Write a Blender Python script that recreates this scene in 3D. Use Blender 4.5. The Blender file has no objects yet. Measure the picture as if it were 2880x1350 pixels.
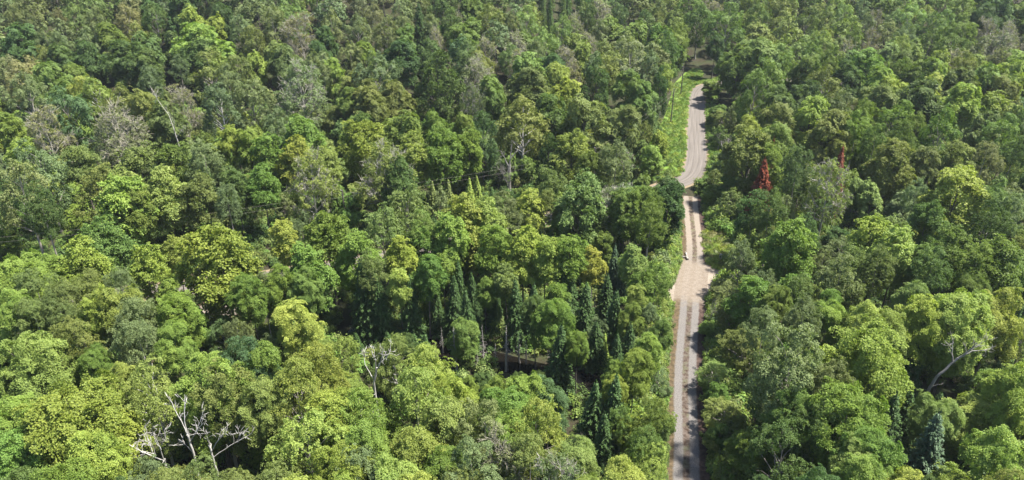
import bpy, math, random
import numpy as np

# ------------------------------------------------------------------ scene, camera
scene = bpy.context.scene
COL = scene.collection
F, CX, CY = 2056.0, 1440.0, 675.0
CAM_H, PITCH = 60.0, math.radians(27.0)
cam_d = bpy.data.cameras.new('camera')
cam_d.sensor_width = 36.0
cam_d.lens = 36.0 * F / 2880.0
cam_d.clip_start = 1.0
cam_d.clip_end = 3000.0
cam = bpy.data.objects.new('camera', cam_d)
cam.location = (0, 0, CAM_H)
cam.rotation_euler = (math.pi / 2 - PITCH, 0, 0)
COL.objects.link(cam)
scene.camera = cam
SP, CP = math.sin(PITCH), math.cos(PITCH)


def W(px, py, h=0.0):
    """photograph pixel -> point on the level h, and its depth"""
    a, b = (px - CX) / F, (CY - py) / F
    dy, dz = CP + b * SP, -SP + b * CP
    t = (CAM_H - h) / -dz
    return np.array([a * t, dy * t, h]), t


def zt(x, y):
    """the land rises gently at the back of the valley"""
    s0 = np.interp(x, [-60, 15, 38, 112, 150], [190, 214, 246, 246, 222])
    t = max(0.0, y - s0)
    return min(30.0, 0.30 * t * t / (t + 14.0))


def WT(px, py, h):
    a, b = (px - CX) / F, (CY - py) / F
    dy, dz = CP + b * SP, -SP + b * CP
    lo, hi = 10.0, 900.0
    for _ in range(40):
        t = (lo + hi) / 2
        if CAM_H + dz * t > h + zt(a * t, dy * t):
            lo = t
        else:
            hi = t
    return np.array([a * t, dy * t, h]), t


def PIX(p):
    x, y, z = p[0], p[1], p[2] - CAM_H
    d = y * CP - z * SP
    return CX + F * x / d, CY - F * (y * SP + z * CP) / d, d


# ------------------------------------------------------------------ light
SUN_EL, SUN_AZ = math.radians(63), math.radians(88)      # azimuth clockwise from +Y (the view direction)
world = bpy.data.worlds.new('World')
scene.world = world
world.use_nodes = True
wn = world.node_tree
sky = wn.nodes.new('ShaderNodeTexSky')
sky.sky_type = 'NISHITA'
sky.sun_disc = False
sky.sun_elevation = SUN_EL
sky.sun_rotation = SUN_AZ
bg = wn.nodes['Background']
wn.links.new(sky.outputs[0], bg.inputs[0])
bg.inputs[1].default_value = 0.088
sd = bpy.data.lights.new('sun', 'SUN')
sd.energy = 5.0
sd.angle = math.radians(2.5)
sd.color = (1.0, 0.955, 0.86)
sun = bpy.data.objects.new('sun', sd)
COL.objects.link(sun)
from mathutils import Vector
sv = Vector((math.sin(SUN_AZ) * math.cos(SUN_EL), math.cos(SUN_AZ) * math.cos(SUN_EL), math.sin(SUN_EL)))
sun.rotation_euler = sv.to_track_quat('Z', 'Y').to_euler()
vs = scene.view_settings
vs.view_transform = 'Standard'
vs.look = 'None'
vs.exposure = 1.76
vs.gamma = 1
scene.cycles.use_denoising = True
scene.cycles.max_bounces = 6
scene.cycles.diffuse_bounces = 3
scene.cycles.glossy_bounces = 2
scene.cycles.transmission_bounces = 4
scene.cycles.volume_bounces = 0
scene.cycles.sample_clamp_indirect = 4.0


# ------------------------------------------------------------------ materials
def new_mat(name):
    m = bpy.data.materials.new(name)
    m.use_nodes = True
    nt = m.node_tree
    nt.nodes.clear()
    return m, nt, nt.nodes, nt.links


def mth(nt, op, a, b=None, clamp=False):
    n = nt.nodes.new('ShaderNodeMath')
    n.operation = op
    n.use_clamp = clamp
    for i, v in enumerate((a, b)):
        if v is None:
            continue
        if isinstance(v, (int, float)):
            n.inputs[i].default_value = v
        else:
            nt.links.new(v, n.inputs[i])
    return n.outputs[0]


def mixc(nt, f, a, b, mode='MIX'):
    n = nt.nodes.new('ShaderNodeMix')
    n.data_type = 'RGBA'
    n.blend_type = mode
    for s, v in ((n.inputs['Factor'], f), (n.inputs[6], a), (n.inputs[7], b)):
        if isinstance(v, (int, float)):
            s.default_value = v
        elif isinstance(v, tuple):
            s.default_value = (*v, 1)
        else:
            nt.links.new(v, s)
    return n.outputs[2]


def noise(nt, scale, detail=4, rough=0.6, vec=None, col=False):
    n = nt.nodes.new('ShaderNodeTexNoise')
    n.inputs['Scale'].default_value = scale
    n.inputs['Detail'].default_value = detail
    n.inputs['Roughness'].default_value = rough
    if vec is None:
        g = nt.nodes.new('ShaderNodeNewGeometry')
        vec = g.outputs['Position']
    nt.links.new(vec, n.inputs['Vector'])
    return n.outputs[1 if col else 0]


def ramp(nt, x, lo, hi):
    n = nt.nodes.new('ShaderNodeMapRange')
    n.inputs[1].default_value = lo
    n.inputs[2].default_value = hi
    nt.links.new(x, n.inputs[0])
    return n.outputs[0]


def leaf_mat(name, instancer=False, trans=0.40, var=0.26):
    m, nt, N, L = new_mat(name)
    if instancer:
        a = N.new('ShaderNodeAttribute')
        a.attribute_type = 'INSTANCER'
        a.attribute_name = 'tree_tint'
        base = a.outputs['Color']
    else:
        a = N.new('ShaderNodeObjectInfo')
        base = a.outputs['Color']
    t = N.new('ShaderNodeAttribute')
    t.attribute_name = 'leaf_tint'
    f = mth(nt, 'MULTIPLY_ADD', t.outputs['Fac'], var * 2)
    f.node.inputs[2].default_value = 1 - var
    hsv = N.new('ShaderNodeHueSaturation')
    L.new(base, hsv.inputs['Color'])
    L.new(f, hsv.inputs['Value'])
    h = mth(nt, 'MULTIPLY_ADD', t.outputs['Fac'], -0.028)
    h.node.inputs[2].default_value = 0.515
    L.new(h, hsv.inputs['Hue'])
    p = N.new('ShaderNodeBsdfPrincipled')
    p.inputs['Roughness'].default_value = 0.5
    p.inputs['Specular IOR Level'].default_value = 0.12
    L.new(hsv.outputs[0], p.inputs['Base Color'])
    tr = N.new('ShaderNodeBsdfTranslucent')
    L.new(mixc(nt, 1.0, hsv.outputs[0], (1.05, 1.15, 0.48), 'MULTIPLY'), tr.inputs['Color'])
    mx = N.new('ShaderNodeMixShader')
    mx.inputs[0].default_value = trans
    L.new(p.outputs[0], mx.inputs[1])
    L.new(tr.outputs[0], mx.inputs[2])
    o = N.new('ShaderNodeOutputMaterial')
    L.new(mx.outputs[0], o.inputs[0])
    return m


def bark_mat(name, c1, c2, scale=3.0, rough=0.85):
    m, nt, N, L = new_mat(name)
    tc = N.new('ShaderNodeTexCoord')
    mp = N.new('ShaderNodeMapping')
    mp.inputs['Scale'].default_value = (1, 1, 0.35)
    L.new(tc.outputs['Object'], mp.inputs[0])
    f = ramp(nt, noise(nt, scale, 5, 0.7, mp.outputs[0]), 0.36, 0.66)
    p = N.new('ShaderNodeBsdfPrincipled')
    p.inputs['Roughness'].default_value = rough
    L.new(mixc(nt, f, c1, c2), p.inputs['Base Color'])
    o = N.new('ShaderNodeOutputMaterial')
    L.new(p.outputs[0], o.inputs[0])
    return m


LEAF = leaf_mat('leaf')
LEAF_FAR = leaf_mat('leaf_of_distant_trees', True, trans=0.34, var=0.17)
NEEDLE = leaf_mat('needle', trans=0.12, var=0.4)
BARK = {
    'grey': bark_mat('grey_bark', (0.16, 0.14, 0.12), (0.30, 0.27, 0.24)),
    'dark': bark_mat('dark_bark', (0.05, 0.04, 0.035), (0.13, 0.11, 0.09)),
    'white': bark_mat('white_birch_bark', (0.24, 0.22, 0.20), (0.55, 0.53, 0.50), 2.0),
    'dead': bark_mat('weathered_dead_wood', (0.13, 0.118, 0.106), (0.27, 0.25, 0.23), 2.5),
    'brown': bark_mat('brown_dead_twig', (0.20, 0.18, 0.135), (0.34, 0.315, 0.245), 2.5),
    'grey_twig': bark_mat('grey_twig', (0.22, 0.205, 0.17), (0.38, 0.355, 0.30), 2.5),
}

LEAFC = {  # leaf colours of the stands (linear)
    'l': ('lime green', (0.192, 0.252, 0.050)),
    'y': ('yellow green', (0.228, 0.276, 0.064)),
    'Y': ('yellow', (0.290, 0.322, 0.070)),
    'g': ('bright green', (0.134, 0.206, 0.042)),
    'm': ('mid green', (0.128, 0.182, 0.043)),
    'd': ('dark green', (0.078, 0.124, 0.037)),
    'o': ('olive green', (0.152, 0.188, 0.056)),
    'p': ('pale green', (0.180, 0.236, 0.068)),
    'a': ('grey green', (0.142, 0.180, 0.074)),
    't': ('blue green', (0.094, 0.146, 0.056)),
    'b': ('brownish olive', (0.182, 0.192, 0.086)),
    'r': ('rusty red', (0.140, 0.044, 0.023)),
}


# ------------------------------------------------------------------ mesh building
class MB:
    def __init__(s):
        s.v, s.f, s.t, s.n = [], [], [], 0

    def add(s, v, f, tint=None):
        v = np.asarray(v, float)
        f = np.asarray(f, int)
        s.v.append(v)
        s.f.append(f + s.n)
        s.t.append(np.full(len(f), 0.5) if tint is None else np.asarray(tint, float))
        s.n += len(v)

    def tube(s, pts, rad, k=6, cap=True):
        pts = np.asarray(pts, float)
        n = len(pts)
        rad = np.broadcast_to(np.asarray(rad, float), (n,))
        d = np.gradient(pts, axis=0)
        d /= np.linalg.norm(d, axis=1)[:, None] + 1e-9
        ref = np.array([0.9, 0.31, 0.12]) if abs(d[0][2]) > 0.7 else np.array([0.05, 0.1, 1.0])
        u = np.cross(d, ref)
        u /= np.linalg.norm(u, axis=1)[:, None] + 1e-9
        w = np.cross(d, u)
        a = np.arange(k) * 2 * math.pi / k
        ring = pts[:, None, :] + rad[:, None, None] * (u[:, None, :] * np.cos(a)[None, :, None] + w[:, None, :] * np.sin(a)[None, :, None])
        i = np.arange(n - 1)[:, None] * k
        j = np.arange(k)[None, :]
        j2 = (j + 1) % k
        f = np.stack([i + j, i + j2, i + k + j2, i + k + j], -1).reshape(-1, 4)
        s.add(ring.reshape(-1, 3), f)
        if cap and k == 4:
            s.add(ring[-1], [[0, 1, 2, 3]])
            s.add(ring[0], [[3, 2, 1, 0]])
        elif cap and k == 8:
            for r in (ring[-1], ring[0]):
                s.add(r, [[0, 1, 2, 3], [0, 3, 4, 7], [4, 5, 6, 7]])

    def mesh(s, name, mats, face_mat=None):
        me = bpy.data.meshes.new(name)
        v = np.concatenate(s.v)
        f = np.concatenate(s.f)
        me.vertices.add(len(v))
        me.vertices.foreach_set('co', v.astype(np.float32).ravel())
        me.loops.add(f.size)
        me.loops.foreach_set('vertex_index', f.astype(np.int32).ravel())
        me.polygons.add(len(f))
        me.polygons.foreach_set('loop_start', np.arange(0, f.size, 4, dtype=np.int32))
        me.polygons.foreach_set('loop_total', np.full(len(f), 4, dtype=np.int32))
        at = me.attributes.new('leaf_tint', 'FLOAT', 'FACE')
        at.data.foreach_set('value', np.concatenate(s.t).astype(np.float32))
        for m in (mats if isinstance(mats, (list, tuple)) else [mats]):
            me.materials.append(m)
        if face_mat is not None:
            me.polygons.foreach_set('material_index', np.asarray(face_mat, np.int32))
        me.update(calc_edges=True)
        me.validate()
        return me

    def nf(s):
        return sum(len(f) for f in s.f)


def unit(v):
    return v / (np.linalg.norm(v, axis=-1, keepdims=True) + 1e-9)


def leaves(mb, C, Nn, length, width, rng, along=None, tint=None):
    n = len(C)
    r = unit(rng.normal(size=(n, 3))) if along is None else along
    t = unit(r - Nn * np.sum(r * Nn, 1)[:, None])
    b = np.cross(Nn, t)
    l = length * rng.uniform(0.7, 1.3, n)[:, None] * 0.5
    w = width * rng.uniform(0.7, 1.3, n)[:, None] * 0.5
    v = np.stack([C - t * l, C + b * w, C + t * l, C - b * w], 1).reshape(-1, 3)
    mb.add(v, np.arange(4 * n).reshape(n, 4), rng.uniform(0, 1, n) if tint is None else tint)


UP = np.array([0, 0, 1.0])


def lobe_set(kind, rng):
    """nominal tree: 15 m tall, crown 8 m wide; returns lobes [centre, radius]"""
    out = []

    def ring(n, rad, z, r, jit=0.6, zj=0.7):
        a0 = rng.uniform(0, 6.28)
        for i in range(n):
            a = a0 + 6.283 * i / n + rng.normal() * 0.22
            q = rad * rng.uniform(0.72, 1.25)
            out.append((np.array([q * math.cos(a), q * math.sin(a), z + rng.normal() * zj * 1.25]), r * rng.uniform(0.66, 1.22)))

    if kind == 'M':
        out.append((np.array([rng.normal() * .5, rng.normal() * .5, 13.0]), 1.7))
        ring(5, 1.9, 11.5, 1.65)
        ring(7, 2.9, 9.0, 1.55)
        ring(7, 2.8, 6.6, 1.4)
        ring(4, 1.6, 4.6, 1.2)
    elif kind == 'B':
        out.append((np.array([rng.normal() * .6, rng.normal() * .6, 13.4]), 1.4))
        ring(5, 1.7, 12.0, 1.4)
        ring(7, 2.8, 9.8, 1.4)
        ring(8, 3.1, 7.4, 1.3)
        ring(5, 2.2, 5.2, 1.2)
    elif kind == 'A':
        out.append((np.array([rng.normal() * .4, rng.normal() * .4, 13.9]), 1.2))
        ring(3, 1.5, 12.6, 1.3, zj=.5)
        ring(5, 2.5, 10.8, 1.45)
        ring(6, 2.9, 8.8, 1.45)
        ring(6, 2.6, 6.6, 1.3)
        ring(3, 1.5, 4.8, 1.1)
    elif kind == 'O':
        out.append((np.array([rng.normal() * .3, rng.normal() * .3, 14.0]), 1.1))
        ring(4, 1.4, 12.6, 1.2)
        ring(6, 2.2, 10.8, 1.25)
        ring(8, 2.9, 8.6, 1.3)
        ring(8, 3.1, 6.2, 1.3)
        ring(6, 2.5, 4.0, 1.2)
        ring(4, 1.6, 2.6, 1.1)
    elif kind == 'W':
        out.append((np.array([0, 0, 12.6]), 1.5))
        ring(5, 2.0, 11.0, 1.6)
        ring(8, 3.1, 8.0, 1.5)
        ring(8, 3.2, 5.0, 1.5)
        ring(6, 2.6, 2.6, 1.3)
    return out


SPRAY = {  # sprays per lobe, spray radius, leaves per spray, length, width, outward, normal noise, dome
    'M': (17, 0.78, 64, 0.32, 0.24, 0.42, 0.50, 0.34),
    'B': (26, 0.46, 30, 0.25, 0.17, 0.60, 0.66, 0.30),
    'A': (22, 0.52, 34, 0.25, 0.19, 0.65, 0.58, 0.30),
    'O': (16, 0.66, 46, 0.30, 0.20, 0.75, 0.55, 0.40),
    'W': (24, 0.46, 34, 0.30, 0.11, 0.75, 0.75, 0.50),
}


def broadleaf_crown(kind, seed, keep=1.0, coarse=1.0, lob=None, calm=1.0):
    rng = np.random.default_rng(seed)
    lob = lob or lobe_set(kind, rng)
    ns, sr, nl, ll, lw, outw, nn, dome = SPRAY[kind]
    nn *= calm
    if calm < 1:
        outw = min(0.85, outw + 0.22)
    nl = max(5, int(nl / coarse ** 2))
    ll, lw = ll * coarse, lw * coarse
    mid = np.array([0, 0, 8.0])
    mb = MB()
    for c, r in lob:
        m = max(4, int(ns * (r / 1.4) ** 2 * keep))
        d = unit(rng.normal(size=(m * 3, 3)))
        o = unit((c - mid) * np.array([1, 1, 0.55]) + UP * 1.3)
        d = d[np.sum(d * o, 1) > -0.3][:m]
        lobe_tint = rng.normal() * 0.10
        for q in d:
            stick = q[2] > 0.1 and rng.uniform() < 0.25
            p = c + q * r * (rng.uniform(1.1, 1.45) if stick else rng.uniform(0.68, 1.12))
            s = sr * rng.uniform(0.6, 1.35) * (0.8 if stick else 1.0)
            nrm = unit(q * outw + UP * (1.15 - outw) + rng.normal(size=3) * 0.28)
            t1 = unit(np.cross(nrm, np.array([-q[1], q[0], 0.05])))      # the spray's long axis, pointing outward
            t2 = np.cross(nrm, t1)
            el = rng.uniform(0.95, 1.3)
            k = int(nl * rng.uniform(0.7, 1.3))
            rr = np.sqrt(rng.uniform(0, 1, k))
            # ragged outline of a spray
            a = rng.uniform(0, 6.283, k)
            rr = rr * (1 + 0.28 * np.sin(3 * a + rng.uniform(0, 6.28)) + 0.18 * np.sin(5 * a + rng.uniform(0, 6.28)))
            P = p + (t1 * np.cos(a)[:, None] * el + t2 * np.sin(a)[:, None] / el ** 0.5) * (rr * s)[:, None] \
                - nrm * (rr ** 2 * s * dome)[:, None] + rng.normal(size=(k, 3)) * s * 0.10
            Nn = unit(nrm + rng.normal(size=(k, 3)) * nn)
            tint = np.clip(rng.uniform(0.12, 0.88, k) + lobe_tint, 0, 1)
            leaves(mb, P, Nn, ll, lw, rng, tint=tint)
    return mb


def bend(p0, p1, n, rng, sag=0.12):
    p0, p1 = np.asarray(p0, float), np.asarray(p1, float)
    t = np.linspace(0, 1, n)[:, None]
    L = np.linalg.norm(p1 - p0)
    off = rng.normal(size=3) * sag * L * 0.5
    off[2] += sag * L * 0.5
    return p0 * (1 - t) + p1 * t + np.sin(t * math.pi) * off + rng.normal(size=(n, 3)) * L * 0.012 * np.sin(t * math.pi)


def trunk_mb(lob, seed, height=15.0, r0=0.24, fork=0.32, limbs=True, lean=0.0, lr=0.6):
    rng = np.random.default_rng(seed + 991)
    mb = MB()
    n = 9
    z = np.linspace(0, height * 0.84, n)
    x = np.cumsum(rng.normal(size=n) * 0.10) * np.linspace(0.2, 1, n) + lean * z
    y = np.cumsum(rng.normal(size=n) * 0.10) * np.linspace(0.2, 1, n)
    P = np.stack([x, y, z], 1)
    R = r0 * (1 - np.linspace(0, 1, n) * 0.86)
    R[0] *= 1.35
    mb.tube(P, R, 8)
    if limbs and lob:
        for c, r in lob:
            zt = max(height * fork * rng.uniform(0.7, 1.0), min(c[2] - 2.2, height * 0.75))
            q = np.array([np.interp(zt, z, x), np.interp(zt, z, y), zt])
            rr = np.interp(zt, z, R) * lr
            mb.tube(bend(q, c + np.array([0, 0, r * 0.3]), 6, rng), np.linspace(rr, 0.03, 6), 5, cap=False)
    return mb


def twig_mb(lob, seed, n2=7, n3=5, th=0.028, spread_=1.15):
    """bare outer branches of a dying crown"""
    rng = np.random.default_rng(seed + 77)
    mb = MB()
    for c, r in lob:
        o = unit((c - np.array([0, 0, 5.0])))
        root = c - o * r * 0.9
        mb.tube(np.array([root, c]), [th * 2.2, th * 1.8], 4, cap=False)
        for _ in range(n2):
            d = unit(o * 0.75 + rng.normal(size=3) * 0.65 + UP * 0.25)
            e = c + d * r * rng.uniform(0.7, spread_)
            path = bend(root + (c - root) * rng.uniform(0.2, 1.0), e, 4, rng, 0.1)
            mb.tube(path, np.linspace(th * 1.5, th * 0.8, 4), 4, cap=False)
            for _ in range(n3):
                s = path[rng.integers(1, 4)]
                d2 = unit(d + rng.normal(size=3) * 0.7 + UP * 0.15)
                mb.tube(np.array([s, s + d2 * r * rng.uniform(0.35, 0.7)]), [th, th * 0.5], 3 + 1, cap=False)
    return mb


def conifer_mb(seed, slim=1.0, whorls=34, droop=0.35, dens=1.0, ragged=0.18, base=0.06, coarse=1.0):
    """nominal: 15 m tall, 5 m wide at the base"""
    rng = np.random.default_rng(seed)
    mb = MB()
    for i in range(whorls):
        u = (i + rng.uniform(-.3, .3)) / whorls
        z = 15.0 * (base + (1 - base) * u)
        R = 2.5 * slim * (1 - max(u, 0)) ** 0.82 + 0.12
        nb = max(4, int((7 + 5 * (1 - u)) * dens))
        a0 = rng.uniform(0, 6.28)
        for j in range(nb):
            a = a0 + 6.283 * j / nb + rng.normal() * 0.2
            L = R * rng.uniform(1 - 2 * ragged, 1 + ragged)
            k = max(4, int(L * 15 * dens / coarse ** 1.7))
            t = rng.uniform(0.12, 1.0, k) ** 0.8
            side = rng.normal(size=k) * 0.24 * (1.15 - t) * (0.6 + L * 0.4)
            dx, dy = math.cos(a), math.sin(a)
            zz = z + L * (0.12 * t - droop * t ** 2) + rng.normal(size=k) * 0.12
            P = np.stack([dx * L * t - dy * side, dy * L * t + dx * side, zz], 1)
            al = unit(np.stack([dx - dy * side * 2, dy + dx * side * 2, -droop * t * 1.3 + 0.15], 1) + rng.normal(size=(k, 3)) * 0.55)
            Nn = unit(np.array([dx * 0.45, dy * 0.45, 1.0]) + rng.normal(size=(k, 3)) * 0.4)
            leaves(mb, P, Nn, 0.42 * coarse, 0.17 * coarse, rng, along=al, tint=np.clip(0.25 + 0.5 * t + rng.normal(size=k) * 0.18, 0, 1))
    k = 26
    P = np.stack([rng.normal(size=k) * 0.06, rng.normal(size=k) * 0.06, 15 + rng.uniform(-.7, .5, k)], 1)
    leaves(mb, P, unit(rng.normal(size=(k, 3)) * [1, 1, .2]), 0.4, 0.12, rng, along=np.tile(UP, (k, 1)))
    return mb


def snag_mb(seed, height=15.0, r0=0.2, stubs=26, stub_len=1.2, k=8):
    rng = np.random.default_rng(seed)
    mb = MB()
    n = 10
    z = np.linspace(0, height, n)
    P = np.stack([np.cumsum(rng.normal(size=n) * 0.07), np.cumsum(rng.normal(size=n) * 0.07), z], 1)
    R = r0 * (1 - 0.88 * np.linspace(0, 1, n))
    mb.tube(P, R, k)
    for i in range(stubs):
        u = rng.uniform(0.28, 0.97)
        q = np.array([np.interp(u * height, z, P[:, 0]), np.interp(u * height, z, P[:, 1]), u * height])
        a = rng.uniform(0, 6.283)
        L = stub_len * (1.15 - u) * rng.uniform(0.4, 1.6)
        e = q + np.array([math.cos(a) * L, math.sin(a) * L, rng.uniform(-0.35, 0.3) * L])
        mb.tube(bend(q, e, 4, rng, 0.08), np.linspace(0.05, 0.02, 4), 4, cap=False)
        if L > 0.9:
            for _ in range(3):
                s = q + (e - q) * rng.uniform(0.4, 1)
                mb.tube(np.array([s, s + rng.normal(size=3) * 0.35]), [0.02, 0.012], 4, cap=False)
    return mb


def bare_tree_mb(seed, height=15.0, R=4.0, r0=0.2, depth=4, stems=1, spread_=0.55, first=0.35):
    """leafless branching tree; every branch starts inside its parent"""
    rng = np.random.default_rng(seed)
    mb = MB()

    def grow(p, d, L, r, lev):
        n = 5
        pts = [p]
        dd = d
        for i in range(n - 1):
            dd = unit(dd + rng.normal(size=3) * 0.11 + UP * 0.05)
            pts.append(pts[-1] + dd * L / (n - 1))
        pts = np.array(pts)
        mb.tube(pts, np.linspace(r, r * 0.52, n), 8 if lev == 0 else 5 if lev < 2 else 4, cap=(lev == 0))
        if lev >= depth:
            return
        m = [4, 4, 4, 3, 3][lev]
        for i in range(m):
            u = rng.uniform(first if lev == 0 else 0.3, 1.0) if i else 1.0
            s = np.array([np.interp(u * (n - 1), range(n), pts[:, q]) for q in range(3)])
            nd = unit(dd + rng.normal(size=3) * spread_ + UP * 0.12)
            grow(s, nd, L * rng.uniform(0.5, 0.78), r * (0.62 - 0.15 * u), lev + 1)

    for s in range(stems):
        d = unit(np.array([rng.normal() * 0.18 * (stems > 1), rng.normal() * 0.18 * (stems > 1), 1.0]))
        grow(np.array([0.12 * s, 0.05 * s, 0.0]), d, height * 0.46, r0, 0)
    v = np.concatenate(mb.v)
    sc = np.array([R / max(1e-3, np.percentile(np.abs(v[:, :2]), 99)), 0, height / v[:, 2].max()])
    sc[1] = sc[0]
    mb.v = [a * sc for a in mb.v]
    return mb


# ------------------------------------------------------------------ object helpers
def tag(o, label=None, cat=None, group=None, kind=None):
    for k, v in (('label', label), ('category', cat), ('group', group), ('kind', kind)):
        if v:
            o[k] = v
    return o


def obj(name, me, parent=None, color=None):
    o = bpy.data.objects.new(name, me)
    COL.objects.link(o)
    if parent is not None:
        o.parent = parent
    if color is not None:
        o.color = (*color, 1)
    return o


def empty(name, loc, rz=0.0, sc=(1, 1, 1)):
    o = bpy.data.objects.new(name, None)
    o.empty_display_size = 0.5
    o.location = loc
    o.rotation_euler = (0, 0, rz)
    o.scale = sc
    COL.objects.link(o)
    return o


# prototypes: mesh lists per kind -> [(crown mesh or None, trunk mesh, branch mesh or None)]
PROTO, FARP = {}, []


def protos():
    for kind, n in (('M', 9), ('B', 7), ('A', 6), ('O', 4), ('W', 4)):
        PROTO[kind] = []
        for i in range(n):
            seed = 1000 + ord(kind) * 50 + i
            lob = lobe_set(kind, np.random.default_rng(seed))
            cr = broadleaf_crown(kind, seed, lob=lob).mesh(kind + 'crown', LEAF)
            bark = {'M': 'dark', 'B': 'white' if i % 2 else 'grey', 'A': 'grey', 'O': 'dark', 'W': 'grey'}[kind]
            tr = trunk_mb(lob, seed).mesh(kind + 'trunk', BARK[bark])
            PROTO[kind].append((cr, tr, None, trunk_mb(lob, seed, limbs=False).mesh(kind + 'trunk', BARK[bark])))
    for kind, n, co in (('M', 5, .57), ('B', 4, .72), ('A', 3, .72), ('M', 6, 1.0), ('B', 4, 1.05), ('A', 5, 1.05)):
        far_ = co >= 1.0
        key = ('far' if far_ else 'near') + kind
        PROTO[key] = []
        for i in range(n):
            seed = (3000 if far_ else 2000) + ord(kind) * 50 + i
            lob = lobe_set(kind, np.random.default_rng(seed))
            cr = broadleaf_crown(kind, seed, lob=lob, coarse=co, calm=.5 if far_ else .85).mesh(kind + 'crown', LEAF)
            bark = {'M': 'dark', 'B': 'white' if i % 2 else 'grey', 'A': 'grey'}[kind]
            PROTO[key].append((cr, trunk_mb(lob, seed).mesh(kind + 'trunk', BARK[bark]), None, trunk_mb(lob, seed, limbs=False).mesh(kind + 'trunk', BARK[bark])))
    PROTO['H'] = []
    for i in range(7):
        seed = 4000 + i
        lob = lobe_set('B', np.random.default_rng(seed))
        cr = broadleaf_crown('B', seed, keep=0.46 if i % 2 else 0.80, lob=lob).mesh('Hcrown', LEAF)
        tr = trunk_mb(lob, seed, r0=0.24, lr=0.35).mesh('Htrunk', BARK['grey_twig'])
        br = twig_mb(lob, seed, *((10, 7, 0.026) if i % 2 else (8, 6, 0.022))).mesh('Hbranch', BARK['brown' if i % 2 else 'grey_twig'])
        PROTO['H'].append((cr, tr, br))
    PROTO['S'], PROTO['C'], PROTO['P'], PROTO['R'] = [], [], [], []
    for i in range(5):
        t = MB()
        t.tube([[0, 0, 0], [0.03, 0, 5], [0, 0.02, 10], [0, 0, 15]], [0.2, 0.15, 0.09, 0.03], 8)
        tm = t.mesh('conifer_trunk', BARK['dark'])
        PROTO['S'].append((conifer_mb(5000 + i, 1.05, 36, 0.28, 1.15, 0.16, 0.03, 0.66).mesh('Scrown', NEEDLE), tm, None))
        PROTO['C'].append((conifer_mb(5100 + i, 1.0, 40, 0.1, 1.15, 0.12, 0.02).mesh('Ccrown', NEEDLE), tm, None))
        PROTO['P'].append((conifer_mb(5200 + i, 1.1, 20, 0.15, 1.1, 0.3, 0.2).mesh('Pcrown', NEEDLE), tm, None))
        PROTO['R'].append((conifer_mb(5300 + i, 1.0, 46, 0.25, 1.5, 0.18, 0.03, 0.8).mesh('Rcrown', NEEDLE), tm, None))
    PROTO['D'] = [(None, bare_tree_mb(6000 + i, r0=0.2, depth=4, stems=1 + i % 2).mesh('Dtrunk', BARK['dead']), None) for i in range(4)]
    PROTO['N'] = [(None, snag_mb(6100 + i, r0=0.30, stubs=34 + 10 * i).mesh('Ntrunk', BARK['dead']), None) for i in range(4)]


protos()

# ------------------------------------------------------------------ roads
def pl(pts):
    return np.array([W(*p)[0][:2] for p in pts])


TRACK_L = [(1880, 1480), (1891, 1350), (1901, 1265), (1901, 1184), (1899, 1103), (1901, 1022), (1909, 941), (1915, 880), (1916, 835), (1918, 790), (1924, 745), (1928, 709), (1931, 664), (1931, 619), (1931, 577), (1932, 552)]
TRACK_R = [(1975, 1480), (1968, 1350), (1962, 1265), (1956, 1184), (1954, 1103), (1956, 1022), (1959, 941), (1962, 880), (1966, 835), (1972, 790), (1980, 745), (1981, 709), (1973, 664), (1962, 619), (1954, 577), (1952, 552)]
tl, tr_ = pl(TRACK_L), pl(TRACK_R)
TRACK = (tl + tr_) / 2
TRACK_HW = np.linalg.norm(tl - tr_, axis=1) / 2
MAIN_L = [(1970, 238), (1952, 251), (1942, 273), (1940, 299), (1934, 339), (1931, 392), (1931, 445), (1919, 500)]
MAIN_R = [(1994, 246), (1983, 256), (1979, 273), (1982, 299), (1984, 339), (1985, 392), (1990, 445), (1977, 500)]
ml, mr = pl(MAIN_L), pl(MAIN_R)
MAIN = np.concatenate([[[112, 222], [90, 229], [72, 229]], (ml + mr) / 2, [[31, 141], [20, 134], [6, 126], [-10, 118], [-24, 110], [-44, 102.5], [-75, 96], [-110, 89], [-150, 80]]])
LAND = pl([(1893, 862), (1880, 850), (1845, 836), (1838, 822), (1862, 812), (1890, 800), (1898, 775), (1909, 757), (1923, 743), (1955, 738), (1992, 741), (2048, 750), (2060, 774), (2030, 800), (2008, 826), (1980, 850), (1968, 868)])
VERGE = pl([(1975, 215), (1952, 236), (1936, 262), (1932, 300), (1926, 340), (1923, 400), (1915, 470), (1896, 505), (1880, 470), (1850, 420), (1850, 380), (1872, 330), (1888, 280), (1900, 240), (1925, 215), (1955, 195)])
GRASSY = pl([(1975, 655), (2035, 655), (2060, 690), (2055, 740), (2020, 758), (1990, 742), (1984, 705)])


def seg_d(p, line):
    a, b = line[:-1], line[1:]
    ab = b - a
    t = np.clip(np.sum((p - a) * ab, 1) / (np.sum(ab * ab, 1) + 1e-9), 0, 1)
    return np.min(np.linalg.norm(a + ab * t[:, None] - p, axis=1))


def inside(p, poly):
    x, y = p
    c = False
    for i in range(len(poly)):
        (x1, y1), (x2, y2) = poly[i - 1], poly[i]
        if (y1 > y) != (y2 > y) and x < (x2 - x1) * (y - y1) / (y2 - y1) + x1:
            c = not c
    return c


CREEK = np.array([[18, 75.5], [12, 76.5], [6, 78], [0, 80.5], [-7, 83.5], [-15, 85.5], [-24, 88]])


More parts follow.
